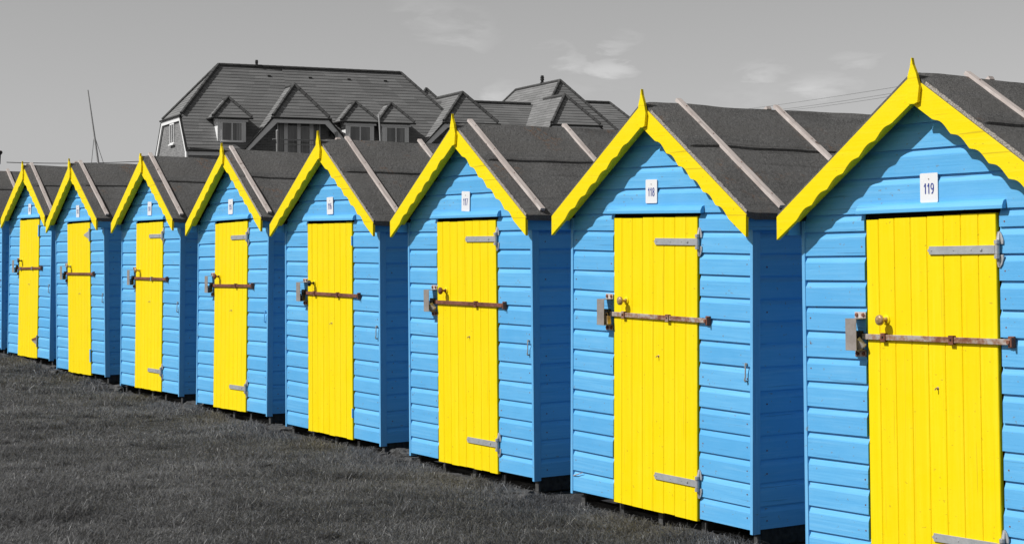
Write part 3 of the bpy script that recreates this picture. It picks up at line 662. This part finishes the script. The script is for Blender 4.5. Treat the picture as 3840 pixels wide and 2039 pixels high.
# ================================================================ grass
def grass():
    rs=np.random.RandomState(5)
    # front line of the huts
    fl=sorted([(huts[n].matrix_world@Vector((-.9,-.05,0))).xy[:] for n in huts]+[(huts[n].matrix_world@Vector((.9,-.05,0))).xy[:] for n in huts],key=lambda p:p[1])
    fy=np.array([p[1] for p in fl]); fx=np.array([p[0] for p in fl])
    def cand(n,y0,y1):
        y=y0+(y1-y0)*rs.rand(n); xl=-.335*y-.9; xr=np.interp(y,fy,fx,left=fx[0]+.3,right=fx[-1]); 
        xr=np.where(y<fy[0],fx[0]+(fy[0]-y)*.62,xr)
        span=xr-xl; x=xl+span.max()*rs.rand(n); k=x<xr; return x[k],y[k]
    X=[];Y=[]
    for (n,a,b) in ((230000,8.4,13),(150000,13,18),(80000,18,27)):
        x,y=cand(n,a,b); X.append(x);Y.append(y)
    x=np.concatenate(X); y=np.concatenate(Y)
    # patchiness
    def vn(x,y,f,s):
        xx=x*f+s; yy=y*f+s*1.7; xi=np.floor(xx).astype(int); yi=np.floor(yy).astype(int); fx_=xx-xi; fy_=yy-yi
        fx_=fx_*fx_*(3-2*fx_); fy_=fy_*fy_*(3-2*fy_)
        hsh=lambda a,b:(np.sin(a*127.1+b*311.7+s)*43758.5453)%1
        return (hsh(xi,yi)*(1-fx_)+hsh(xi+1,yi)*fx_)*(1-fy_)+(hsh(xi,yi+1)*(1-fx_)+hsh(xi+1,yi+1)*fx_)*fy_
    p=vn(x,y,.9,3)*.4+vn(x,y,2.6,9)*.35+vn(x,y,7,21)*.25
    keep=rs.rand(len(x))<(.45+1.1*p); x,y,p=x[keep],y[keep],p[keep]
    # stray tufts of long grass
    tx=[];ty=[];th=[]
    tufts=[(-3.15,11.0,.34,2400,.14),(-3.3,11.6,.25,700,.10),(-2.1,10.8,.24,900,.11),(-2.29,11.8,.22,600,.09),(.35,10.0,.18,400,.09),(-3.6,12.3,.3,600,.09),(-1.9,11.5,.28,500,.09),(0.32,10.55,.20,700,.12),(0.15,10.9,.12,250,.10),(-2.2,13.6,.3,400,.08),(-4.6,15.0,.3,400,.08),(-5.2,18.3,.35,400,.10),(-1.1,12.2,.2,300,.08),(.3,11.55,.12,250,.11),(-4.4,18.1,.14,200,.16),(-5.9,20.2,.3,300,.14),(-6.9,21.6,.3,300,.12),(1.15,9.35,.2,400,.09)]
    rt=np.random.RandomState(11)
    for _ in range(170):
        cy=8.9+15*rt.rand()**1.5; cx=-.31*cy-.2+(np.interp(cy,fy,fx)+.31*cy+.2)*rt.rand(); tufts.append((cx,cy,.05+.12*rt.rand(),int(60+150*rt.rand()),.05+.06*rt.rand()))
    for (cx,cy,r,n,h) in tufts:
        a=rs.rand(n)*6.283; rr=r*rs.rand(n)**.7; tx.append(cx+rr*np.cos(a)); ty.append(cy+rr*np.sin(a)); th.append(np.full(n,h))
    # taller blades against the hut fronts
    n=14000; t_=rs.rand(n); yy=8.6+t_*16.5; xx=np.interp(yy,fy,fx)-np.abs(rs.randn(n))*.12+.02; pk=vn(xx,yy,1.9,4)>.42; tx.append(xx[pk]); ty.append(yy[pk]); th.append(np.full(pk.sum(),.095))
    TX=np.concatenate(tx);TY=np.concatenate(ty);TH=np.concatenate(th)
    H=np.concatenate([(.014+.075*p*p)*(.5+1.0*rs.rand(len(x)))*(1+1.3*(rs.rand(len(x))<.02)),TH*(.5+.6*rs.rand(len(TX)))])
    tall=np.concatenate([np.zeros(len(x)),np.ones(len(TX))])
    x=np.concatenate([x,TX]); y=np.concatenate([y,TY]); n=len(x)
    z=np.interp(y,GY,GZ)
    # same relief as the ground mesh, bilinear lookup
    gx=np.arange(-12,5,.08); gy=np.arange(7,28,.08); G=np.array([[gz(a,b) for a in gx] for b in gy])
    ix=np.clip((x-gx[0])/.08,0,len(gx)-1.001); iy=np.clip((y-gy[0])/.08,0,len(gy)-1.001); a=ix.astype(int); b=iy.astype(int); fx2=ix-a; fy2=iy-b
    z=(G[b,a]*(1-fx2)+G[b,a+1]*fx2)*(1-fy2)+(G[b+1,a]*(1-fx2)+G[b+1,a+1]*fx2)*fy2-.004
    ang=np.where(rs.rand(n)<.68,rs.rand(n)*6.283,6.283*vn(x,y,.8,77)*1.6+.8*rs.randn(n)); lean=np.clip(.45+rs.rand(n)*1.45,0,1.9); wind=.5+.25*rs.randn(n)
    dx=np.cos(ang)*lean+.35*wind; dy=np.sin(ang)*lean+.1; 
    wd=(.0011+.0012*rs.rand(n))*(1+.35*(y>15)+.5*(y>19)); fa=rs.rand(n)*6.283; wx=np.cos(fa)*wd; wy=np.sin(fa)*wd
    P=np.zeros((n,5,3))
    P[:,0]=np.c_[x-wx,y-wy,z]; P[:,1]=np.c_[x+wx,y+wy,z]
    mx_,my_=x+dx*H*.38,y+dy*H*.38; mz=z+H*.62
    P[:,2]=np.c_[mx_+wx*.8,my_+wy*.8,mz]; P[:,3]=np.c_[mx_-wx*.8,my_-wy*.8,mz]
    ln=np.sqrt(dx*dx+dy*dy); P[:,4]=np.c_[x+dx*H*1.05,y+dy*H*1.05,z+H*np.clip(1.0-.42*ln,.12,1)]
    me=bpy.data.meshes.new('grass'); me.vertices.add(n*5); me.vertices.foreach_set('co',P.ravel())
    base=np.arange(n)*5
    loops=np.c_[base,base+1,base+2,base+3,base+3,base+2,base+4].ravel()
    me.loops.add(n*7); me.loops.foreach_set('vertex_index',loops.astype(np.int32))
    me.polygons.add(n*2); ls=np.c_[np.arange(n)*7,np.arange(n)*7+4].ravel(); me.polygons.foreach_set('loop_start',ls.astype(np.int32))
    me.polygons.foreach_set('loop_total',np.tile([4,3],n).astype(np.int32))
    pt=vn(x,y,1.3,31)*.5+vn(x,y,3.7,43)*.5; tn=np.clip(rs.rand(n)*.62+(pt-.5)*.75+.16,0,.9); tn=np.where(rs.rand(n)<.035,.93+.07*rs.rand(n),tn); at=me.attributes.new('tint','FLOAT','FACE'); at.data.foreach_set('value',np.repeat(tn,2).astype(np.float32))
    me.materials.append(M['grass']); me.update(); me.validate()
    o=bpy.data.objects.new('grass',me); COL.objects.link(o); tag(o,'short rough grey grass in front of the beach huts','grass',kind='stuff')
grass()

# ================================================================ houses behind
def clip_rows(mb,poly,row=.245,lift=.023,rng=random,base=.0):
    """tile courses: poly = 3D points of a planar slope; each course is a real step"""
    P=[Vector(p) for p in poly]; n=Vector((0,0,0))
    for i in range(len(P)): n+=P[i].cross(P[(i+1)%len(P)])
    n.normalize()
    if n.z<0: n=-n
    dn=Vector((0,0,-1)); dn=(dn-n*dn.dot(n)).normalized(); u=n.cross(dn)
    o=P[0]; q=[((p-o).dot(u),(p-o).dot(dn)) for p in P]; s0=min(b for a,b in q); s1=max(b for a,b in q)
    def ext(s):
        r=[]
        for i in range(len(q)):
            (a0,b0),(a1,b1)=q[i],q[(i+1)%len(q)]
            if (b0-s)*(b1-s)<=0 and abs(b1-b0)>1e-6: r.append(a0+(a1-a0)*(s-b0)/(b1-b0))
            elif abs(b1-b0)<=1e-6 and abs(b0-s)<1e-5: r+=[a0,a1]
        return (min(r),max(r)) if r else (0,0)
    s=s0
    zref=math.floor((o+dn*s0).z/ (row*abs(dn.z)))  # keep courses level
    first=row*(1-(((-(o+dn*s0).z)/(row*abs(dn.z)))%1)); e=s0+max(first,.03)
    pt=lambda a,b,h:o+u*a+dn*b+n*h
    while s<s1-1e-4:
        e=min(e,s1); a0,a1=ext(s+1e-4); b0,b1=ext(e-1e-4)
        m_=max(1,int(max(a1-a0,b1-b0)/.9))
        for k in range(m_):
            f0,f1=k/m_,(k+1)/m_; tn=rng.random()
            A0=a0+(a1-a0)*f0;A1=a0+(a1-a0)*f1;B0=b0+(b1-b0)*f0;B1=b0+(b1-b0)*f1
            mb.add([pt(A0,s,base+.004),pt(A1,s,base+.004),pt(B1,e,base+lift),pt(B0,e,base+lift),pt(B0,e,base),pt(B1,e,base)],[(0,1,2,3),(3,2,5,4)],tn)
        s=e; e=s+row
    b=[p-n*.06 for p in P]; mb.add(b,[tuple(range(len(b)))],.3)
def ridge(mb,a,b,r=.115):
    a,b=Vector(a),Vector(b); L_=(b-a).length; n=max(1,int(L_/.45)); 
    for i in range(n):
        p=a+(b-a)*(i/n); q=a+(b-a)*((i+.94)/n); mb.tube([p,q],[r*.92,r],8)
class House:
    def __init__(s,loc,rz,label,name='tiled_house'):
        s.r=empty(name,loc,(0,0,rz)); tag(s.r,label,'house'); s.rng=random.Random(4)
        s.rf=MB(); s.rd=MB(); s.gt=MB(); s.wh=MB(); s.wl=MB(); s.wd=MB()
    def slope(s,*p): clip_rows(s.rf,p,rng=s.rng)
    def gutter(s,a,b): s.gt.tube([a,b],.06,8)
    def finish(s,wall='wall'):
        rf=s.rf.build('roof',M['tile'],s.r)
        for nm,mb,mat in (('ridge_tiles',s.rd,M['ridge']),('gutter',s.gt,M['gutter'])):
            if mb.v: mb.build(nm,mat,rf)
        if s.wh.v: s.wh.build('verge_boards',M['upvc'],s.r)
        if s.wl.v: s.wl.build('wall',M['brick'],s.r)
    def win(s,par,x0,x1,z0,z1,y,n=2,curt=(),fr=.07,name='window'):
        f=MB(); f.box(x0,x1,y-.06,y+.0,z1-fr,z1); f.box(x0,x1,y-.06,y,z0,z0+fr)
        for i in range(n+1):
            xx=x0+(x1-x0-fr)*i/n; f.box(xx,xx+fr,y-.0601,y-.0001,z0+fr,z1-fr)
        f.box(x0-.05,x1+.05,y-.12,y-.061,z0-.05,z0)
        fo=f.build(name,M['upvc'],par)
        for i in range(n):
            a=x0+(x1-x0-fr)*i/n+fr; b=x0+(x1-x0-fr)*(i+1)/n; g_=MB(); g_.box(a,b,y-.03,y-.02,z0+fr,z1-fr)
            if (i in curt): g_.box(a+(b-a)*.45,b,y-.034,y-.0301,z0+fr,z1-fr,mi=1)
            g_.build('pane',[M['glass'],M['curtain']],fo)
        return fo
    def cross(s,xc,hw,zr,ze,yr,yap,yf=-4.09,bot=-5.4,recess=True):
        """cross gable with half hip; ridge at zr back to y=yr, hip apex y=yap"""
        k=(zr-ze)/hw; hb=(zr-bot)/k
        for sg in (-1,1):
            s.slope((xc,yap,zr),(xc,yr,zr),(xc+sg*hb,yf,bot),(xc+sg*hw,yf,ze))
            ridge(s.rd,(xc,yap,zr+.05),(xc+sg*hw,yf,ze+.06))
            # verge boards
            p=[(xc+sg*(hw-.05),ze-.10),(xc+sg*hb,bot),(xc+sg*(hb-.30),bot),(xc+sg*(hw-.25),ze-.36)]
            s.wh.prism(p,yf+.02,yf+.08)
            s.gt.prism([(xc+sg*(hw+.02),ze-.06),(xc+sg*(hb+.03),bot),(xc+sg*(hb-.03),bot),(xc+sg*(hw-.05),ze-.10)],yf-.02,yf+.09)
        s.slope((xc,yap,zr),(xc-hw,yf,ze),(xc+hw,yf,ze)); ridge(s.rd,(xc,yap,zr+.05),(xc,yr,zr+.05))
        s.gutter((xc-hw-.12,yf-.06,ze-.05),(xc+hw+.12,yf-.06,ze-.05))
        s.wh.box(xc-hw+.06,xc+hw-.06,yf+.015,yf+.075,ze-.34,ze-.11)
        s.wl.prism([(xc-hb+.3,bot),(xc+hb-.3,bot),(xc+hw-.1,ze-.1),(xc-hw+.1,ze-.1)],yf+1.0,yf+1.1,mi=0) if recess else s.wl.prism([(xc-hb+.3,bot),(xc+hb-.3,bot),(xc+hw-.1,ze-.1),(xc-hw+.1,ze-.1)],yf+.1,yf+.2)
    def dormer(s,xc,hw,curt):
        yf=-3.69; ze=-3.45; zb=-4.86; zr=-2.24; ha=hw+.33
        d=empty('dormer'); d.parent=s.r
        ysl=lambda zz:zz/1.3197
        for sg in (-1,1):
            mb=MB(); x0,x1=sorted((xc+sg*hw,xc+sg*(hw-.08))); mb.prism([(yf+.02,zb),(yf+.02,ze),(ysl(ze)+.05,ze),(ysl(zb)+.06,zb-.05)],x0,x1,fn=lambda a,b,dd:(dd,a,b))
            mb.build('cheek',M['upvc'] if sg<0 else M['brick_shaded'],d)
        mb=MB(); 
        for sg in (-1,1): clip_rows(mb,[(xc,-2.9,zr),(xc,zr/1.3197,zr),(xc+sg*ha,ysl(ze),ze),(xc+sg*ha,yf-.16,ze)],rng=s.rng)
        clip_rows(mb,[(xc,-2.9,zr),(xc-ha,yf-.16,ze),(xc+ha,yf-.16,ze)],rng=s.rng)
        rr=mb.build('dormer_roof',M['tile'],d); mb=MB()
        for sg in (-1,1): ridge(mb,(xc,-2.9,zr+.05),(xc+sg*ha,yf-.16,ze+.05),.10)
        ridge(mb,(xc,-2.9,zr+.04),(xc,zr/1.3197,zr+.04),.075); mb.build('ridge_tiles',M['ridge'],d)
        mb=MB(); mb.tube([(xc-ha-.05,yf-.22,ze-.04),(xc+ha+.05,yf-.22,ze-.04)],.055,8); mb.tube([(xc-ha-.04,yf-.2,ze-.04),(xc-ha-.04,ysl(ze)-.02,ze-.04)],.055,8); mb.build('gutter',M['gutter'],d)
        mb=MB(); mb.box(xc-hw-.12,xc+hw+.12,yf-.10,yf+.0,ze-.22,ze-.10); mb.box(xc-hw,xc-hw+.22,yf-.02,yf+.03,zb,ze-.22); mb.box(xc+hw-.2,xc+hw,yf-.02,yf+.03,zb,ze-.22); mb.box(xc-hw+.22,xc+hw-.2,yf+.0,yf+.03,zb,ze-.22)
        mb.build('fascia',M['upvc'],d)
        s.win(d,xc-hw+.22,xc+hw-.2,zb+.02,ze-.24,yf-.001,2,curt)
        return d
A=House((-17.673,100,11.324+CAMZ),R(24.507),'large brick house with hipped grey tiled roof and three dormers, behind the huts')
k=1.3197; Y=-4.09; ZE=-5.4
A.slope((0,0,0),(3.92,0,0),(3.92,-.99,-1.31),(.44,Y,ZE),(-2.84,Y,ZE),(-2.84,-2.47,-3.26))
A.slope((3.92,0,0),(11.71,0,0),(11.71+4.7,Y,ZE),(7.39,Y,ZE),(3.92,-.99,-1.31))
A.slope((0,0,0),(11.71,0,0),(16.4,-Y,ZE),(-2.84,-Y,ZE),(-2.84,2.47,-3.26))
A.slope((0,0,0),(-2.84,-2.47,-3.26),(-2.84,2.47,-3.26)); A.slope((11.71,0,0),(16.4,Y,ZE),(16.4,-Y,ZE))
ridge(A.rd,(0,0,.05),(11.71,0,.05),.10); ridge(A.rd,(0,0,.05),(-2.84,-2.47,-3.2),.12); ridge(A.rd,(0,0,.05),(-2.84,2.47,-3.2),.12); ridge(A.rd,(11.71,0,.05),(16.4,Y,ZE+.05),.1)
A.gutter((-2.95,-2.6,-3.30),(-2.95,2.6,-3.30)); A.gutter((-2.84,Y-.06,ZE-.02),(.5,Y-.06,ZE-.02)); A.gutter((7.4,Y-.06,ZE-.02),(15.5,Y-.06,ZE-.02))
A.wh.box(-2.90,-2.86,-2.40,2.45,-3.60,-3.36)
for sg in (-1,1):
    A.wh.prism([(sg*2.40,-3.42),(sg*4.05,-5.50),(sg*4.12,-6.2),(sg*3.75,-6.2),(sg*3.72,-5.5),(sg*2.22,-3.6)],-2.92,-2.82,fn=lambda a,b,d:(d,a,b))
    A.gt.prism([(sg*2.44,-3.36),(sg*4.12,-5.50),(sg*4.06,-5.50),(sg*2.38,-3.40)],-2.95,-2.80,fn=lambda a,b,d:(d,a,b))
A.wh.box(-2.8,.5,Y+.03,Y+.09,ZE-.30,ZE-.06); A.wh.box(7.4,15,Y+.03,Y+.09,ZE-.30,ZE-.06)
A.wl.prism([(-4.0,-13.3),(4.0,-13.3),(4.0,-5.5),(2.3,-3.35),(-2.3,-3.35),(-4.0,-5.5)],-2.80,-2.5,fn=lambda a,b,d:(d,a,b))
A.wl.box(-2.5,.95,-3.98,3.9,-13.3,-5.45); A.wl.box(.95,6.9,-3.98,3.9,-13.3,-5.75); A.wl.box(6.9,15.6,-3.98,3.9,-13.3,-5.45)
A.cross(3.92,1.74,-1.31,-3.35,-.99,-2.7); A.cross(14.81,1.83,-1.38,-3.33,1.5,-2.7)
A.finish()
for xc,hw,cu in ((-.17,.84,(1,)),(7.69,.9,(1,)),(9.98,.86,(1,))): A.dormer(xc,hw,cu)
f=MB(); f.box(2.71,5.39,-3.16,-3.10,-3.62,-3.45)
for a,b in ((2.71,2.78),(3.14,3.37),(3.95,4.16),(4.72,4.96),(5.32,5.39)): f.box(a,b,-3.16,-3.10,-5.74,-3.62)
fo=f.build('french_door',M['upvc'],A.r)
for a,b in ((2.78,3.14),(3.37,3.95),(4.16,4.72),(4.96,5.32)): g_=MB(); g_.box(a,b,-3.13,-3.11,-5.7,-3.62,mi=0 if b-a>.5 else 1); g_.build('pane',[M['glass'],M['curtain']],fo)
b_=MB()
for xx in (2.42,6.05): b_.tube([(xx,-4.2,-5.9),(xx,-4.2,-4.22)],.085,10); b_.tube([(xx,-4.2,-4.22),(xx,-4.2,-4.15),(xx,-4.2,-4.10)],[.095,.08,.02],10)
bo=b_.build('balcony_post',M['post'],A.r); b_=MB(); b_.tube([(2.13,-4.2,-4.68),(6.05,-4.2,-4.68)],.035,8)
for i in range(13): b_.tube([(2.55+i*.28,-4.2,-4.7),(2.55+i*.28,-4.2,-5.8)],.010,5)
b_.tube([(2.5,-4.2,-4.95),(6.0,-4.2,-4.95)],.02,6); b_.build('balcony_rail',M['post'],A.r)
b_=MB(); b_.tube([(5.95,-3.2,-4.35),(5.95,-3.2,-4.12),(5.95,-3.2,-4.02)],[.05,.08,.02],8); b_.box(5.93,5.97,-3.2,-3.09,-4.2,-4.15); b_.build('wall_lamp',M['gutter'],A.r)
# gable window on the left end
sw=MB(); sw.box(-2.88,-2.80,.28,.36,-4.85,-3.62); sw.box(-2.88,-2.80,-.72,-.64,-4.85,-3.62); sw.box(-2.88,-2.80,-.2,-.13,-4.85,-3.62); sw.box(-2.88,-2.80,-.64,.28,-4.85,-4.77); sw.box(-2.88,-2.80,-.64,.28,-3.70,-3.62); sw.box(-2.95,-2.8,-.8,.42,-4.93,-4.85)
so=sw.build('gable_window',M['upvc'],A.r); sw=MB(); sw.box(-2.83,-2.81,-.64,.28,-4.77,-3.70); sw.build('pane',M['glass'],so)
v_=MB(); v_.tube([(2.35,0,0),(2.35,0,.22),(2.35,0,.30),(2.35,0,.42)],[.085,.085,.10,.08],8); v_.build('vent_pipe',M['gutter'],A.r)
v_=MB()
for xx in (2.9,5.5,8.0,10.4): v_.box(xx,xx+.20,-.50,-.40,-.63,-.52)
v_.build('tile_vent',M['ridge'],A.r)

Bh=House((-17.673,100,11.324+CAMZ),R(24.507),'lower right house with bright left facing tiled slopes, roof behind hut 117 and 118')
zc=-1.66
# connecting range
Bh.slope((13.0,0,zc),(21.4,0,zc),(23.5,Y,ZE),(13.0,Y,ZE)); Bh.slope((13.0,0,zc),(21.4,0,zc),(23.5,-Y,ZE),(13.0,-Y,ZE)); ridge(Bh.rd,(15.0,0,zc+.05),(20.8,0,zc+.05),.1)
# tall cross wing
xc=22.2; zt=-.2; kk=1.178; dz=ZE-zt; hb=-dz/kk; ya,yb=-1.5,5.4; fy_=ya-(-dz)/1.32
Bh.slope((xc,ya,zt),(xc,yb,zt),(xc-hb,yb+3.9,ZE),(xc-hb,fy_,ZE)); Bh.slope((xc,ya,zt),(xc,yb,zt),(xc+hb,yb+3.9,ZE),(xc+hb,fy_,ZE))
Bh.slope((xc,ya,zt),(xc-hb,fy_,ZE),(xc+hb,fy_,ZE)); Bh.slope((xc,yb,zt),(xc-hb,yb+3.9,ZE),(xc+hb,yb+3.9,ZE))
for p in ((xc-1.06,ya-.95,-1.40),(xc+hb,fy_,ZE+.05),(xc-hb,yb+3.9,ZE+.05),(xc+hb,yb+3.9,ZE+.05)): ridge(Bh.rd,(xc,ya if p[1]<0 else yb,zt+.05),p,.1)
ridge(Bh.rd,(xc,ya,zt+.05),(xc,yb,zt+.05),.1)
Bh.cross(21.17,1.70,-1.43,-3.38,-1.2,-4.25,yf=-5.86,recess=False)
# right hand range with hipped end
Bh.slope((22,1.5,-1.22),(27.4,1.5,-1.22),(30.6,-3.2,ZE),(22,-3.2,ZE)); Bh.slope((22,1.5,-1.22),(27.4,1.5,-1.22),(30.6,6.2,ZE),(22,6.2,ZE)); Bh.slope((27.4,1.5,-1.22),(30.6,-3.2,ZE),(30.6,6.2,ZE))
ridge(Bh.rd,(22,1.5,-1.17),(27.4,1.5,-1.17),.1); ridge(Bh.rd,(27.4,1.5,-1.17),(30.6,-3.2,ZE+.05),.1)
# rear hip just showing over the main roof
Bh.slope((16.6,8,-.08),(13.6,5.4,-3.6),(19.6,5.4,-3.6)); Bh.slope((16.6,8,-.08),(13.6,5.4,-3.6),(13.6,10.6,-3.6)); Bh.slope((16.6,8,-.08),(19.6,5.4,-3.6),(19.6,10.6,-3.6)); Bh.slope((16.6,8,-.08),(13.6,10.6,-3.6),(19.6,10.6,-3.6))
ridge(Bh.rd,(16.6,8,-.03),(13.6,5.4,-3.55),.1); ridge(Bh.rd,(16.6,8,-.03),(19.6,5.4,-3.55),.1)
Bh.wl.box(15.7,29.8,-3.0,3.2,-13.3,-5.5); Bh.wl.box(18.6,25.8,-5.0,7.5,-13.3,-5.52); Bh.wl.box(14.0,19.2,5.8,10.2,-13.3,-3.7)
Bh.finish()
v_=MB(); v_.tube([(xc,1.2,zt),(xc,1.2,zt+.30),(xc,1.2,zt+.36),(xc,1.2,zt+.62)],[.10,.10,.13,.10],8)
for q in (.12,.3,.46): v_.tube([(xc,1.2,zt+q),(xc,1.2,zt+q+.06)],.14,8)
v_.build('chimney_pipe',M['gutter'],Bh.r)
# house whose eaves corner shows at the left picture edge
Lh=empty('brick_house',(-18.74,60,3.5+CAMZ),(0,0,R(20))); tag(Lh,'dark eaves corner and gutter of a house at the left picture edge','house')
mb=MB(); clip_rows(mb,[(0,-3.5,0),(0,3.5,0),(-3.4,3.5,3.2),(-3.4,-3.5,3.2)]); clip_rows(mb,[(-6.8,-3.5,0),(-6.8,3.5,0),(-3.4,3.5,3.2),(-3.4,-3.5,3.2)]); rf=mb.build('roof',M['tile'],Lh)
mb=MB(); mb.prism([(-.25,-.08),(-3.4,2.92),(-6.55,-.08),(-6.55,-5.3),(-.25,-5.3)],-3.2,3.2); mb.build('wall',M['upvc'],Lh)
mb=MB(); mb.prism([(.02,.0),(-3.4,3.22),(-3.4,2.98),(.02,-.24)],-3.56,-3.50); mb.build('verge_boards',M['gutter'],Lh)
mb=MB(); mb.tube([(.07,-3.6,-.05),(.07,3.5,-.05)],.07,8); mb.tube([(.04,-3.5,-.1),(.03,-3.5,-.42),(-.14,-3.4,-.56),(-.5,-3.3,-.68),(-.5,-3.3,-5.3)],.05,8); mb.build('gutter',M['gutter'],rf)

# ================================================================ masts, wires, twigs
def pix(u,v,Yd):
    xr=(u-1920)/F_PX; up2=-(v-CY_PX)/F_PX; c,s=math.cos(ROLL),math.sin(ROLL)
    X=xr*c-up2*s; U=xr*s+up2*c; d=Vector((X,math.cos(PITCH)-U*math.sin(PITCH),math.sin(PITCH)+U*math.cos(PITCH)))
    return Vector((0,0,CAMZ))+d*(Yd/d.y)
top=pix(329.4,338,60); bot=pix(369.7,620,60); dirn=(bot-top); foot=top+dirn*((top.z-.45)/(top.z-bot.z))
r=empty('mast',foot); tag(r,'tall leaning bare mast rising behind the huts numbered 113 and 114','mast')
mb=MB(); mb.tube([foot-foot,(top-foot)*.6,(top-foot)],[.055,.045,.022],10); mb.build('pole',M['mast'],r)
at=top+dirn*.60
for (u,v) in ((1115/2085*640,280+1110*.30695),(1275/2085*640,280+1112*.30695)):
    e=pix(u,v,60); e2=at+(e-at)*2.4; mb=MB(); mb.tube([at-foot,e2-foot],.010,5); mb.build('stay_wire',M['cable'],r)
t1=pix(1421,430,45); t2=pix(1427,540,45); ft=t1+(t2-t1)*((t1.z-.4)/(t1.z-t2.z))
mb=MB(); mb.tube([(0,0,0),(t1-ft)*.5,(t1-ft)],[.035,.028,.020],8); o=mb.build('slim_pole',M['mast'],loc=ft); tag(o,'slim pale pole rising in front of the dormer windows','pole')
def cable(a,b,sag,r_,label,grp):
    mb=MB(); n=16; P=[a+(b-a)*(i/n)-Vector((0,0,sag*4*(i/n)*(1-i/n))) for i in range(n+1)]; c=P[0].copy()
    mb.tube([p-c for p in P],r_,5); o=mb.build('overhead_cable',M['cable'],loc=c); tag(o,label,'cable',grp)
cable(pix(25,609,58),pix(760,588,64),.12,.014,'upper thin cable crossing the sky behind the leaning mast','thin cables behind the left huts')
cable(pix(-260,640,56),pix(330,648,62),.02,.014,'lower thin cable low over the farthest hut roof','thin cables behind the left huts')
PT=pix(3490,306,30)
for (u,v,dz,l) in ((2764,407,0,'topmost of the three overhead cables running up to the right behind hut 119'),(2800,414,-.10,'middle of the three overhead cables running up to the right behind hut 119'),(2900,408,-.15,'lowest of the three overhead cables running up to the right behind hut 119')):
    cable(pix(u,v,52)+ (pix(u,v,52)-(PT+Vector((0,0,dz))))*.6,PT+Vector((0,0,dz)),.10 if dz else .06,.0035,l,'overhead cables behind hut 119')
mb=MB(); mb.tube([(0,0,0),(0,0,PT.z-.45)],[.13,.10],10); tag(mb.build('telegraph_pole',M['polewood'],loc=(PT.x,PT.y,.45)),'wooden pole hidden behind the roof of hut 119, carrying the cables','pole')
def shrub(u,v,Yd,wd,label,seed):
    top=pix(u,v,Yd); rng=random.Random(seed); zg=.48; mb=MB(); H=top.z-zg
    base=Vector((top.x,Yd,zg))
    for i in range(26):
        a=Vector((rng.uniform(-.2,.2),rng.uniform(-.2,.2),0)); d=Vector((rng.uniform(-wd,wd),rng.uniform(-wd,wd),H*rng.uniform(.75,1.0)))
        mid=a+d*.5+Vector((rng.uniform(-.1,.1),0,0)); mb.tube([a,mid,a+d],[.022,.014,.005],5)
        for k in range(7):
            f_=rng.uniform(.5,.95); s=a+d*f_; e=s+Vector((rng.uniform(-.35,.35),rng.uniform(-.3,.3),rng.uniform(.1,.35))); mb.tube([s,e],[.007,.003],4)
    r=empty('bare_shrub',base); tag(r,label,'shrub','leafless shrubs behind the huts'); mb.build('branches',M['twig'],r)
shrub(500,604,44,.55,'leafless shrub whose twig tips show left of the finial of hut 114',3)
shrub(572,585,46,.35,'leafless shrub whose twig tips show against the left end of the tiled house',8)
